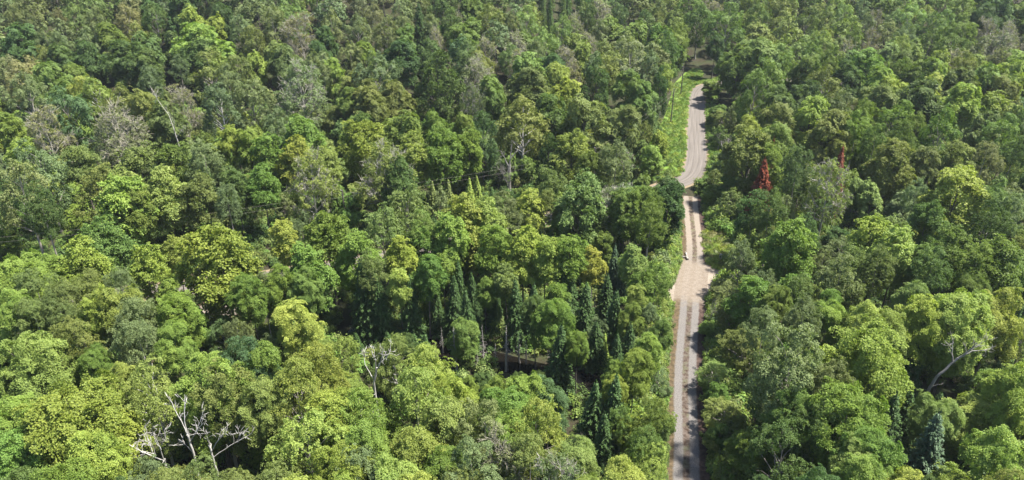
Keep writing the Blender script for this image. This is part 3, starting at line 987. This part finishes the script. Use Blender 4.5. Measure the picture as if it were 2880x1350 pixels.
LIMBED.append(limb_tree('leaning_birch', 500, 393, 9.0, [(.16, .11, [(0, 0), (0, 8), (-.3, 11)]), (.10, .03, [(-.3, 10.8), (-1.0, 14), (-3.0, 17.0), (-4.4, 20)]), (.10, .03, [(-.3, 10.5), (.4, 13), (.2, 16)]), (.08, .03, [(-.1, 9.6), (1.6, 11.3), (2.6, 12)]), (.08, .03, [(-3.0, 17), (-2.2, 18.4), (-2.4, 19.6)])],
                        'grey_twig', 'leaning pale birch stem bent left above the green canopy', 'birch tree'))
LIMBED.append(limb_tree('white_birch', 1050, 1055, 8.0, [(.14, .10, [(0, 0), (0, 7), (.5, 9)]), (.10, .03, [(.5, 8.8), (1.2, 10.5), (1.6, 12.3)]), (.08, .03, [(.3, 8.5), (.5, 10.5), (.2, 12)]), (.07, .03, [(.8, 9.6), (1.8, 10.6), (2.2, 11.5)]), (.08, .03, [(-.05, 7.5), (-.9, 9.3), (-.9, 11.4)])],
                        'white', 'white forked birch stems showing under a pale crown near the spruce gap', 'birch tree'))
LIMBED.append(limb_tree('broken_trunk', 1432, 530, 1.0, [(.48, .27, [(0, 0), (0, 4), (.1, 6.2)]), (.20, .06, [(.1, 6), (.3, 8), (.4, 10)]), (.18, .05, [(0, 5.5), (-.8, 7.6), (-1.6, 9.4)]), (.14, .05, [(-.2, 2), (-1.2, 3.6), (-2, 5.2)]), (.12, .04, [(.3, 7.5), (1.4, 9), (2.2, 9.3)])],
                        'dead', 'thick broken grey trunk standing dead in the dark gap between trees', 'dead tree'))

# ------------------------------------------------------------------ far forest: one mass
def far_protos():
    out = []
    for i, (kind, co) in enumerate((('M', 1.45), ('M', 1.45), ('M', 1.45), ('A', 1.6), ('A', 1.6), ('B', 1.6), ('B', 1.6), ('O', 1.6), ('H', 1.4), ('S', 1.5), ('S', 1.5))):
        seed = 8000 + i
        if kind == 'S':
            mb = conifer_mb(seed, 1.5, 24, coarse=1.5)
            tb = trunk_mb(None, seed, 15, 0.2, limbs=False)
        else:
            kk = 'B' if kind == 'H' else kind
            lob = lobe_set(kk, np.random.default_rng(seed))
            mb = broadleaf_crown(kk, seed, keep=0.4 if kind == 'H' else 1.0, coarse=co, lob=lob, calm=0.5)
            tb = trunk_mb(lob, seed, fork=0.4)
            if kind == 'H':
                tw = twig_mb(lob, seed, 7, 4, 0.035)
                for v, f in zip(tw.v, tw.f):
                    pass
                n0 = tb.n
                tb.v += tw.v
                tb.f += [f + n0 for f in tw.f]
                tb.t += tw.t
                tb.n += tw.n
        nl = mb.nf()
        n0 = mb.n
        mb.v += tb.v
        mb.f += [f + n0 for f in tb.f]
        mb.t += tb.t
        mb.n += tb.n
        fm = np.zeros(mb.nf(), int)
        fm[nl:] = 1
        me = mb.mesh('far_tree', [LEAF_FAR, BARK['brown' if kind == 'H' else 'dark']], fm)
        out.append((kind, me))
    return out


def scatter(name, pts, scales, rots, tints, idx, meshes, material=None):
    me = bpy.data.meshes.new(name)
    n = len(pts)
    me.vertices.add(n)
    me.vertices.foreach_set('co', np.asarray(pts, np.float32).ravel())
    for an, ty, dat, fld in (('sc', 'FLOAT_VECTOR', scales, 'vector'), ('rot', 'FLOAT_VECTOR', rots, 'vector'), ('tree_tint', 'FLOAT_COLOR', tints, 'color'), ('pick', 'INT', idx, 'value')):
        a = me.attributes.new(an, ty, 'POINT')
        a.data.foreach_set(fld, np.asarray(dat, np.int32 if ty == 'INT' else np.float32).ravel())
    o = obj(name, me)
    tree = bpy.data.node_groups.new(name + '_scatter', 'GeometryNodeTree')
    tree.interface.new_socket('Geometry', in_out='INPUT', socket_type='NodeSocketGeometry')
    tree.interface.new_socket('Geometry', in_out='OUTPUT', socket_type='NodeSocketGeometry')
    N, L = tree.nodes, tree.links
    gi, go = N.new('NodeGroupInput'), N.new('NodeGroupOutput')
    join = N.new('GeometryNodeJoinGeometry')

    def attr(nm, ty):
        a = N.new('GeometryNodeInputNamedAttribute')
        a.data_type = ty
        a.inputs[0].default_value = nm
        return a.outputs[0]
    sc, rt, pk = attr('sc', 'FLOAT_VECTOR'), attr('rot', 'FLOAT_VECTOR'), attr('pick', 'INT')
    for i, mesh in enumerate(meshes):
        po = bpy.data.objects.new('far_proto', mesh)
        oi = N.new('GeometryNodeObjectInfo')
        oi.inputs['Object'].default_value = po
        oi.inputs['As Instance'].default_value = False
        cmp = N.new('FunctionNodeCompare')
        cmp.data_type = 'INT'
        cmp.operation = 'EQUAL'
        ins = [s for s in cmp.inputs if s.type == 'INT']
        L.new(pk, ins[0])
        ins[1].default_value = i
        ip = N.new('GeometryNodeInstanceOnPoints')
        L.new(gi.outputs[0], ip.inputs['Points'])
        L.new(cmp.outputs[0], ip.inputs['Selection'])
        L.new(oi.outputs['Geometry'], ip.inputs['Instance'])
        L.new(rt, ip.inputs['Rotation'])
        L.new(sc, ip.inputs['Scale'])
        L.new(ip.outputs[0], join.inputs[0])
    L.new(join.outputs[0], go.inputs[0])
    m = o.modifiers.new('scatter', 'NODES')
    m.node_group = tree
    return o


fp = far_protos()
byk = {}
for i, (k, me) in enumerate(fp):
    byk.setdefault(k, []).append(i)
frng = random.Random(3)
pts, scs, rts, tns, ids = [], [], [], [], []
for t in FAR_FILL:
    k = {'C': 'S', 'W': 'B', 'P': 'S'}.get(t['k'], t['k'])
    ids.append(frng.choice(byk[k]))
    s = t['w'] / (7.0 if k == 'S' else 8.4)
    pts.append((t['x'], t['y'], zt(t['x'], t['y'])))
    scs.append((s, s * frng.uniform(.9, 1.1), t['h'] / 15))
    rts.append((frng.gauss(0, .03), frng.gauss(0, .03), frng.uniform(0, 6.283)))
    tns.append((*tinted(t['c'], frng, 0.2), 1))
wood = scatter('distant_forest', pts, scs, rts, tns, ids, [m for _, m in fp])
tag(wood, 'mixed green forest running back beyond the nearer trees to the far rise', 'forest', None, 'stuff')

# ------------------------------------------------------------------ undergrowth, verge grass
def bush_mb(seed, leaf=0.22, n=420):
    rng = np.random.default_rng(seed)
    mb = MB()
    for _ in range(9):
        c = np.array([rng.normal() * .45, rng.normal() * .45, rng.uniform(.25, .95)])
        d = unit(rng.normal(size=(n // 9, 3)) + UP * .5)
        leaves(mb, c + d * rng.uniform(.2, .5, (len(d), 1)), unit(d + UP * .6 + rng.normal(size=d.shape) * .4), leaf, leaf * .65, rng)
    return mb


def tuft_mb(seed):
    rng = np.random.default_rng(seed)
    mb = MB()
    k = 70
    a = rng.uniform(0, 6.283, k)
    r = rng.uniform(0, .5, k)
    P = np.stack([np.cos(a) * r, np.sin(a) * r, rng.uniform(.1, .32, k)], 1)
    al = unit(np.stack([np.cos(a) * .6, np.sin(a) * .6, np.full(k, .9)], 1) + rng.normal(size=(k, 3)) * .3)
    leaves(mb, P, unit(np.stack([np.cos(a), np.sin(a), np.full(k, .8)], 1) + rng.normal(size=(k, 3)) * .3), .55, .10, rng, along=al)
    return mb


bushes = [bush_mb(9000 + i).mesh('bush', LEAF_FAR) for i in range(5)]
pts, scs, rts, tns, ids = [], [], [], [], []
urng = random.Random(8)
for n in range(15000):
    y = 26 + 160 * math.sqrt(urng.random())
    x = (urng.random() * 2 - 1) * (0.75 * (y + 22) + 12)
    dt, dm = (seg_d((x, y), TRACK) if y < 160 else 99), seg_d((x, y), MAIN)
    if dt < 2.5 or dm < 3.3 or inside((x, y), LAND) or inside((x, y), GRASSY) or inside((x, y), VERGE) or seg_d((x, y), CREEK) < 1.9 or (x + 44.8) ** 2 + ((y - 94) * 1.4) ** 2 < 20:
        continue
    s = urng.uniform(.5, 1.5) if dt > 3.6 else urng.uniform(.4, .9)
    pts.append((x, y, -0.1))
    scs.append((s, s, s * urng.uniform(.7, 1.5)))
    rts.append((0, 0, urng.uniform(0, 6.28)))
    tns.append((*tinted(urng.choice('ggmmdlo') if dt < 8 else urng.choice('mddgo'), urng, .25), 1))
    ids.append(urng.randrange(5))
# denser leafy fringe along both sides of the track
for n in range(2600):
    i = urng.randrange(len(TRACK) - 1)
    f = urng.random()
    c = TRACK[i] * (1 - f) + TRACK[i + 1] * f
    side = urng.choice((-1, 1))
    x = c[0] + side * urng.uniform(2.6, 6.0)
    y = c[1] + urng.uniform(-1, 1)
    if inside((x, y), LAND) or inside((x, y), GRASSY) or seg_d((x, y), MAIN) < 3.2 or seg_d((x, y), TRACK) < 2.5:
        continue
    dd = seg_d((x, y), TRACK)
    s = urng.uniform(.3, .6) + max(0, dd - 2.5) * 0.35
    pts.append((x, y, -0.1))
    scs.append((s, s, s * urng.uniform(.9, 1.6)))
    rts.append((0, 0, urng.uniform(0, 6.28)))
    tns.append((*tinted(urng.choice('gglmoa'), urng, .25), 1))
    ids.append(urng.randrange(5))
under = scatter('undergrowth', pts, scs, rts, tns, ids, bushes)
tag(under, 'low leafy undergrowth of saplings and ferns on the forest floor', 'undergrowth', None, 'stuff')

tufts = [tuft_mb(9100 + i).mesh('tuft', LEAF_FAR) for i in range(4)]
pts, scs, rts, tns, ids = [], [], [], [], []
for n in range(26000):
    if n < 20000:
        x, y = urng.uniform(15, 90), urng.uniform(140, 275)
        ok = (inside((x, y), VERGE) or 2.6 < seg_d((x, y), MAIN) < 5.6 and y > 145) and seg_d((x, y), MAIN) > 2.5
        cs = 'glgm'
    else:
        x, y = urng.uniform(25, 45), urng.uniform(95, 125)
        ok = inside((x, y), GRASSY) and urng.random() < .5
        cs = 'yobl'
    if not ok:
        continue
    s = urng.uniform(.7, 1.7)
    pts.append((x, y, 0))
    scs.append((s, s, s * urng.uniform(.6, 1.1)))
    rts.append((0, 0, urng.uniform(0, 6.28)))
    tns.append((*tinted(urng.choice(cs), urng, .2), 1))
    ids.append(urng.randrange(4))
gr = scatter('grass', pts, scs, rts, tns, ids, tufts)
tag(gr, 'bright green grass on the verge left of the dirt road and the clearing', 'grass', None, 'stuff')

# ------------------------------------------------------------------ ground and roads
def surf(name, build):
    m, nt, N, L = new_mat(name)
    p = N.new('ShaderNodeBsdfPrincipled')
    p.inputs['Roughness'].default_value = 0.95
    p.inputs['Specular IOR Level'].default_value = 0.15
    c, bumpsrc = build(nt)
    L.new(c, p.inputs['Base Color'])
    if bumpsrc is not None:
        b = N.new('ShaderNodeBump')
        b.inputs['Strength'].default_value = 0.7
        b.inputs['Distance'].default_value = 0.06
        L.new(bumpsrc, b.inputs['Height'])
        L.new(b.outputs[0], p.inputs['Normal'])
    o = N.new('ShaderNodeOutputMaterial')
    L.new(p.outputs[0], o.inputs[0])
    return m


def m_ground(nt):
    a = ramp(nt, noise(nt, 0.22, 6, .65), .38, .62)
    c = mixc(nt, a, (0.022, 0.018, 0.011), (0.022, 0.036, 0.010))
    b = ramp(nt, noise(nt, 2.2, 5, .7), .4, .65)
    return mixc(nt, mth(nt, 'MULTIPLY', b, .6), c, (0.045, 0.035, 0.022)), noise(nt, 3, 5)


def sheet(name, poly_or_strip, z, mat, strip=None, attrs=None):
    """strip: rows of points (n, k, 2)"""
    S = np.asarray(poly_or_strip, float)
    n, k = S.shape[:2]
    mb = MB()
    v = np.concatenate([S.reshape(-1, 2), np.full((n * k, 1), z)], 1)
    i = np.arange(n - 1)[:, None] * k
    j = np.arange(k - 1)[None, :]
    f = np.stack([i + j, i + j + 1, i + k + j + 1, i + k + j], -1).reshape(-1, 4)
    mb.add(v, f)
    me = mb.mesh(name, mat)
    for an, d in (attrs or {}).items():
        a = me.attributes.new(an, 'FLOAT', 'POINT')
        a.data.foreach_set('value', np.asarray(d, np.float32).ravel())
    o = obj(name, me)
    nz = me.polygons[0].normal.z
    if nz < 0:
        me.flip_normals()
    return o


def smooth_line(P, n, w=None):
    d = np.concatenate([[0], np.cumsum(np.linalg.norm(np.diff(P, axis=0), axis=1))])
    s = np.linspace(0, d[-1], n)
    q = np.stack([np.interp(s, d, P[:, 0]), np.interp(s, d, P[:, 1])], 1)
    ww = np.interp(s, d, w) if w is not None else None
    k = np.ones(9) / 9
    for a in (0, 1):
        pad = np.pad(q[:, a], 4, mode='edge')
        q[4:-4, a] = np.convolve(pad, k, 'valid')[4:-4]
    return q, ww, s


def ribbon(name, P, hw, z, mat, n=160, across=17, w=None):
    q, ww, s = smooth_line(P, n, w)
    t = np.gradient(q, axis=0)
    t /= np.linalg.norm(t, axis=1)[:, None]
    nr = np.stack([t[:, 1], -t[:, 0]], 1)
    u = np.linspace(-1, 1, across)
    h = np.full(n, hw) if ww is None else ww
    S = q[:, None, :] + nr[:, None, :] * (u[None, :, None] * h[:, None, None])
    return sheet(name, S, z, mat, attrs={'across': np.tile(u, n) * (h[:, None] * np.ones(across)).ravel(), 'along': np.repeat(s, across)}), q


g = sheet('forest_floor', [[(x, y) for x in np.linspace(-560, 560, 141)] for y in np.linspace(-80, 640, 121)], 0.0, surf('forest_floor_soil', m_ground))
for v in g.data.vertices:
    v.co.z = zt(v.co.x, v.co.y)
tag(g, 'dark leaf covered forest floor under the trees', 'ground', None, 'structure')


def attr_f(nt, nm):
    a = nt.nodes.new('ShaderNodeAttribute')
    a.attribute_name = nm
    return a.outputs['Fac']


def band(nt, x, c, hw, soft):
    d = mth(nt, 'ABSOLUTE', mth(nt, 'SUBTRACT', x, c))
    return mth(nt, 'SUBTRACT', 1.0, mth(nt, 'DIVIDE', mth(nt, 'SUBTRACT', d, hw), soft, True), True)


_sl = np.concatenate([[0], np.cumsum(np.linalg.norm(np.diff(TRACK, axis=0), axis=1))])
S_LAND = [float(_sl[int(np.argmin(np.linalg.norm(TRACK - W(1940, yy)[0][:2], axis=1)))]) for yy in (850, 745)]


def m_track(nt):
    u, s = attr_f(nt, 'across'), attr_f(nt, 'along')
    wob = mth(nt, 'MULTIPLY', mth(nt, 'SUBTRACT', noise(nt, 1.1, 5, .7), .5), .5)
    uw = mth(nt, 'ADD', u, wob)
    gfine = ramp(nt, noise(nt, 7, 6, .75), .36, .64)
    gravel = mixc(nt, gfine, (0.078, 0.071, 0.067), (0.150, 0.139, 0.132))
    sand = mixc(nt, gfine, (0.125, 0.102, 0.080), (0.225, 0.192, 0.158))
    far = mth(nt, 'ADD', ramp(nt, s, 50, 66), mth(nt, 'MULTIPLY', mth(nt, 'SUBTRACT', noise(nt, .4, 4), .5), .5), True)
    rut = mixc(nt, far, gravel, sand)
    patch = ramp(nt, noise(nt, 1.6, 6, .75), .40, .60)
    litter = mixc(nt, patch, (0.035, 0.023, 0.017), (0.08, 0.054, 0.038))
    moss = mixc(nt, ramp(nt, noise(nt, .8, 5, .7), .5, .62), litter, (0.055, 0.055, 0.02))
    midc = mixc(nt, mth(nt, 'MULTIPLY', patch, .45), moss, rut)
    f1 = band(nt, uw, -0.90, 0.40, 0.22)
    f2 = band(nt, uw, 0.90, 0.40, 0.22)
    f3 = band(nt, uw, 0.0, 0.95, 0.3)
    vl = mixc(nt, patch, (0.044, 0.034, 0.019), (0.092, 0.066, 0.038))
    vr_shaded = mixc(nt, patch, (0.030, 0.019, 0.016), (0.066, 0.044, 0.035))  # right verge painted darker, standing in for the shade of roadside growth
    edge = mixc(nt, ramp(nt, u, -.4, .4), vl, vr_shaded)
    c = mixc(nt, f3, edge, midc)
    c = mixc(nt, mth(nt, 'MAXIMUM', f1, f2), c, rut)
    lf = band(nt, mth(nt, 'ADD', s, mth(nt, 'MULTIPLY', mth(nt, 'SUBTRACT', noise(nt, .5, 5, .7), .5), 9.0)), sum(S_LAND) / 2, (S_LAND[1] - S_LAND[0]) / 2, 3.0)
    soil = mixc(nt, mth(nt, 'MULTIPLY', patch, .55), sand, (0.105, 0.078, 0.058))
    c = mixc(nt, mth(nt, 'MULTIPLY', lf, .9), c, soil)
    return c, noise(nt, 7, 6, .75)


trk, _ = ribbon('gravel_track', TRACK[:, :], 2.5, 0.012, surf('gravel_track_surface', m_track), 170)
tag(trk, 'two rutted gravel track running away through the forest', 'track', None, 'structure')


def m_main(nt):
    u, s = attr_f(nt, 'across'), attr_f(nt, 'along')
    cmb = nt.nodes.new('ShaderNodeCombineXYZ')
    nt.links.new(mth(nt, 'MULTIPLY', u, 2.0), cmb.inputs[0])
    nt.links.new(mth(nt, 'MULTIPLY', s, .045), cmb.inputs[1])
    streak = ramp(nt, noise(nt, 1.3, 4, .65, cmb.outputs[0]), .36, .66)
    fine = ramp(nt, noise(nt, 3.5, 6, .75), .35, .65)
    c = mixc(nt, streak, (0.074, 0.064, 0.056), (0.138, 0.121, 0.108))
    c = mixc(nt, mth(nt, 'MULTIPLY', fine, .35), c, (0.152, 0.135, 0.121))
    wob = mth(nt, 'ADD', u, mth(nt, 'MULTIPLY', mth(nt, 'SUBTRACT', noise(nt, .9, 5, .7), .5), 1.2))
    e = band(nt, wob, 0, 2.05, .5)
    return mixc(nt, e, (0.17, 0.13, 0.08), c), noise(nt, 4, 5)


rd, mainq = ribbon('dirt_road', MAIN, 2.9, 0.018, surf('dirt_road_surface', m_main), 300)
tag(rd, 'pale dirt road curving away between the trees', 'road', None, 'structure')


def fan(name, poly, z, mat):
    poly = np.asarray(poly, float)
    c = poly.mean(0)
    P = np.concatenate([poly, poly[:1]])
    q = np.stack([np.interp(np.linspace(0, len(P) - 1, 90), range(len(P)), P[:, a]) for a in (0, 1)], 1)
    for a in (0, 1):
        q[:, a] = np.convolve(np.pad(q[:-1, a], 4, mode='wrap'), np.ones(5) / 5, 'same')[4:4 + 90] if False else q[:, a]
    rows = [[tuple(c + (p - c) * r) for p in q] for r in (0.02, .4, .7, .9, 1.0, 1.12)]
    at = np.repeat([0, .4, .7, .9, 1.0, 1.12], len(q))
    return sheet(name, rows, z, mat, attrs={'across': at})


def m_land(nt):
    u = attr_f(nt, 'across')
    fine = ramp(nt, noise(nt, 5, 6, .8), .35, .65)
    big = ramp(nt, noise(nt, .55, 5, .7), .38, .62)
    c = mixc(nt, fine, (0.15, 0.125, 0.10), (0.27, 0.235, 0.195))
    c = mixc(nt, mth(nt, 'MULTIPLY', big, .45), c, (0.105, 0.078, 0.058))
    wob = mth(nt, 'ADD', u, mth(nt, 'MULTIPLY', mth(nt, 'SUBTRACT', noise(nt, .8, 6, .75), .5), .75))
    return mixc(nt, ramp(nt, wob, .82, 1.0), c, (0.15, 0.095, 0.055)), noise(nt, 6, 5)


ld = fan('soil_clearing', LAND, 0.008, surf('bare_sandy_soil', m_land))
tag(ld, 'pale bare sandy clearing where the track widens', 'clearing', None, 'structure')


spc = W(612, 872)[0][:2]
sp_ = fan('soil_patch', [(spc[0] + 4.4 * math.cos(a), spc[1] + 2.6 * math.sin(a)) for a in np.linspace(0, 6.283, 15)[:-1]], 0.008, bpy.data.materials['bare_sandy_soil'])
tag(sp_, 'small pale bare soil patch seen between the trees', 'clearing', None, 'structure')


def m_verge(nt):
    a = ramp(nt, noise(nt, .5, 6, .7), .35, .65)
    c = mixc(nt, a, (0.075, 0.140, 0.020), (0.12, 0.18, 0.030))
    return mixc(nt, ramp(nt, noise(nt, 1.8, 5, .7), .55, .7), c, (0.17, 0.14, 0.07)), noise(nt, 5, 5)


vg = fan('grass_verge', VERGE, 0.006, surf('grass_verge_soil', m_verge))
tag(vg, 'green grassy verge left of the dirt road', 'verge', None, 'structure')


def m_clear(nt):
    a = ramp(nt, noise(nt, .7, 6, .7), .38, .62)
    c = mixc(nt, a, (0.11, 0.08, 0.05), (0.10, 0.105, 0.03))
    return mixc(nt, ramp(nt, noise(nt, 3, 5, .7), .52, .7), c, (0.18, 0.14, 0.10)), noise(nt, 5, 5)


cg = fan('mossy_clearing', GRASSY, 0.004, surf('mossy_soil', m_clear))
tag(cg, 'brown and mossy patch beside the track', 'clearing', None, 'structure')


def m_water(nt):
    return mixc(nt, noise(nt, .6, 4), (0.003, 0.003, 0.0025), (0.007, 0.0055, 0.004)), None


wm = surf('dark_creek_water', m_water)
wm.node_tree.nodes['Principled BSDF'].inputs['Roughness'].default_value = 0.25
wm.node_tree.nodes['Principled BSDF'].inputs['Specular IOR Level'].default_value = 0.2
ck, _ = ribbon('creek_water', CREEK, 1.9, 0.008, wm, 60, 5)
tag(ck, 'dark still creek water among dead snags', 'creek', None, 'structure')

# ------------------------------------------------------------------ poles and wires
def pole(base, hh, label):
    e = empty('utility_pole', (base[0], base[1], 0))
    mb = MB()
    mb.tube([[0, 0, -0.3], [0.02, 0, hh * .5], [0, 0.03, hh]], [.17, .14, .11], 8)
    obj('post', mb.mesh('post', BARK['dark']), e)
    for sz in (.05, .9):
        i = MB()
        i.tube([[-.12, 0, hh - sz], [-.24, 0, hh - sz], [-.26, 0, hh - sz + .16]], [.03, .05, .045], 8)
        obj('insulator', i.mesh('insulator', BARK['white']), e)
    tag(e, label, 'utility pole', 'utility poles along the dirt road')
    return np.array([base[0], base[1], hh - .42])


pa = W(1914, 269)[0]
pb = W(1886, 348)[0]
heads = [pole(pa, 9.5, 'wooden utility pole farthest along the grassy verge near the road bend'),
         pole(pb, 9.3, 'wooden utility pole on the grass verge, nearer of the two in view')]
for i, (x, y) in enumerate([(17, 141), (-30, 119), (-82, 101)]):
    heads.append(pole((x, y), 9.2, ['wooden utility pole among trees where the road bends left', 'wooden utility pole behind the big pale green maple', 'wooden utility pole hidden behind lime maples at the left edge'][i]))
wl = MB()
for a, b in zip(heads[:-1], heads[1:]):
    for sx in (-.2, .1):
        t = np.linspace(0, 1, 14)[:, None]
        p = a * (1 - t) + b * t
        p[:, 0] += sx
        p[:, 1] -= .13
        p[:, 2] -= (4 * t * (1 - t))[:, 0] * 0.7
        m = MB()
        p[:, 2] -= 0 if sx < 0 else .8
        m.tube(p, .008, 4)
        wi = obj('power_line', m.mesh('power_line', BARK['grey']))
        span = heads.index if False else None
        tag(wi, 'thin sagging power line strung between wooden poles above the dirt road', 'power line', 'power lines along the dirt road')

# ------------------------------------------------------------------ logs and stump at the clearing
def log(name, px, py, L, r, ang, label, mat='dead'):
    P, d = W(px, py)
    mb = MB()
    rng = np.random.default_rng(int(px))
    n = 7
    q = np.stack([np.linspace(-L / 2, L / 2, n), rng.normal(size=n) * .03, r + rng.normal(size=n) * .01], 1)
    mb.tube(q, r * np.linspace(1.0, .78, n), 8)
    for _ in range(3):
        s = q[rng.integers(1, n - 1)]
        e = s + np.array([.2, rng.normal() * .3, .35])
        mb.tube(np.array([s, e]), [.05, .03], 4)
    o = obj(name, mb.mesh(name, BARK[mat]))
    o.location = (P[0], P[1], 0.02)
    o.rotation_euler = (0, 0, ang)
    tag(o, label, 'log')


log('fallen_log', 1931, 722, 2.6, .19, math.radians(84), 'pale weathered log lying lengthwise at the left edge of the clearing', 'grey')
log('fallen_log', 1913, 725, 2.2, .13, math.radians(4), 'thin grey log lying crosswise beside the pale log')
P, d = W(2026, 730)
sm = MB()
sm.tube([[0, 0, 0], [0, 0, .25], [.02, 0, .75], [.03, .02, 1.0]], [.42, .32, .27, .24], 8)
for a in range(5):
    sm.tube([[.2 * math.cos(a * 1.26), .2 * math.sin(a * 1.26), .22], [.75 * math.cos(a * 1.26), .75 * math.sin(a * 1.26), .02]], [.12, .04], 5)
so = obj('tree_stump', sm.mesh('tree_stump', BARK['dead']))
so.location = (P[0], P[1], 0.03)
tag(so, 'grey weathered stump on the mossy patch right of the track', 'stump')

# ------------------------------------------------------------------ labels: colour, kind and what each tree stands beside
LM = [(1975, 240, 'the far road bend'), (1955, 400, 'the straight dirt road'), (1890, 300, 'the utility poles'), (1880, 410, 'the grass verge'), (1945, 590, 'the narrow twin ruts'), (1950, 790, 'the sandy clearing'),
      (1925, 960, 'the gravel track above its middle'), (1930, 1150, 'the gravel track below its middle'), (1930, 1320, 'the bottom of the gravel track'), (1640, 1080, 'the dark creek pool'), (1350, 980, 'the row of snags'),
      (2156, 500, 'the tall red dead spruce'), (2371, 430, 'the half hidden red spruce'), (2340, 510, 'the pale birch over the red spruce'), (2650, 960, 'the bent dead trunk'), (2655, 1230, 'the blue spruce'),
      (560, 1200, 'the white dead birches'), (1040, 980, 'the white forked birch'), (1432, 480, 'the broken trunk'), (840, 250, 'the grey bare dome'), (1228, 210, 'the tall dark oval tree'), (480, 320, 'the leaning white birch'),
      (820, 880, 'the yellow maples'), (604, 720, 'the big pale maple'), (310, 330, 'the brown bare crown'), (380, 160, 'the dark maple knoll'), (473, 60, 'the tiered dark pine'), (1770, 440, 'the grey dome by the road'),
      (1780, 140, 'the brownish fine domed birch'), (1543, 310, 'the domed olive birch'), (1117, 800, 'the yellow sapling'), (1690, 640, 'the yellow topped maple'), (1550, 1040, 'the blue green maple'), (1705, 1180, 'the twin dark spruces'),
      (2020, 1060, 'the feathery pale willow'), (2720, 520, 'the big yellow green maple'), (2650, 740, 'the grey brush'), (2800, 860, 'the yellow green maple bank'), (2520, 660, 'the olive thicket'), (2250, 640, 'the bright round maple'),
      (2450, 1000, 'the tall lime maple'), (2200, 1050, 'the shady hollow'), (2130, 1260, 'the small bright maple'), (2450, 300, 'the tall bright aspens'), (2620, 80, 'the aspen clump'), (2190, 70, 'the pale spiky pine'), (2600, 220, 'the dark ridge maple'),
      (1290, 160, 'the bare beige dome'), (1110, 110, 'the round dark maple'), (1540, 90, 'the pale round aspen'), (60, 1250, 'the bottom left corner'), (60, 700, 'the left edge'), (60, 60, 'the top left corner'), (2820, 60, 'the top right corner'), (2830, 1280, 'the bottom right corner'), (1440, 1300, 'the bottom edge'),
      (900, 1230, 'the golden olive birches'), (330, 940, 'the vivid green maple'), (300, 760, 'the olive birch stand'), (880, 600, 'the power line gap'), (700, 40, 'the top edge'), (1000, 420, 'the half bare pale tree'), (1250, 620, 'the lime maple group'), (2080, 330, 'the roadside aspens')]
ORD = ['nearest', 'second', 'third', 'fourth', 'fifth', 'sixth', 'seventh', 'eighth', 'ninth', 'tenth', 'eleventh', 'twelfth', 'thirteenth', 'fourteenth', 'fifteenth', 'sixteenth']
bins = {}
for t in TREES + NEAR_FILL:
    bx, by, _ = PIX((t['x'], t['y'], t['h'] * 0.8 + zt(t['x'], t['y'])))
    j = min(range(len(LM)), key=lambda i: (LM[i][0] - bx) ** 2 + (1.3 * (LM[i][1] - by)) ** 2)
    dx, dy = bx - LM[j][0], by - LM[j][1]
    side = ('right of' if dx > 0 else 'left of') if abs(dx) > 1.1 * abs(dy) else ('below' if dy > 0 else 'above')
    size = 'small ' if t['w'] < 3.6 and t['k'] in 'MAB' else 'broad ' if t['w'] > 8 and t['k'] in 'MAB' else ''
    colr = '' if t['k'] in 'DN' else LEAFC[t['c']][0] + ' '
    bins.setdefault((size + colr + KINDW[t['k']][2], side, LM[j][2]), []).append((dx * dx + dy * dy, t))
for (what, side, lm), lst in bins.items():
    lst.sort(key=lambda q: q[0])
    for i, (_, t) in enumerate(lst):
        lab = f'{what} {side} {lm}' if len(lst) == 1 else f'{what}, {ORD[min(i, 15)]} such one {side} {lm}'
        tag(t['o'], lab, KINDW[t['k']][1], GROUPS[t['k']])

# ------------------------------------------------------------------ the air
hb = bpy.data.meshes.new('haze')
hx, hy0, hy1, hz0, hz1 = 600, -120, 680, -1.5, 63.0
hb.from_pydata([(x, y, z) for z in (hz0, hz1) for y in (hy0, hy1) for x in (-hx, hx)], [], [(0, 2, 3, 1), (4, 5, 7, 6), (0, 1, 5, 4), (2, 6, 7, 3), (0, 4, 6, 2), (1, 3, 7, 5)])
hm, nt, N, L = new_mat('summer_haze')
pv = N.new('ShaderNodeVolumePrincipled')
pv.inputs['Color'].default_value = (0.80, 0.88, 0.95, 1)
pv.inputs['Density'].default_value = 0.00009
pv.inputs['Anisotropy'].default_value = 0.2
ho = N.new('ShaderNodeOutputMaterial')
L.new(pv.outputs[0], ho.inputs['Volume'])
hb.materials.append(hm)
tag(obj('haze', hb), 'thin pale summer haze over the forest', 'haze', None, 'stuff')
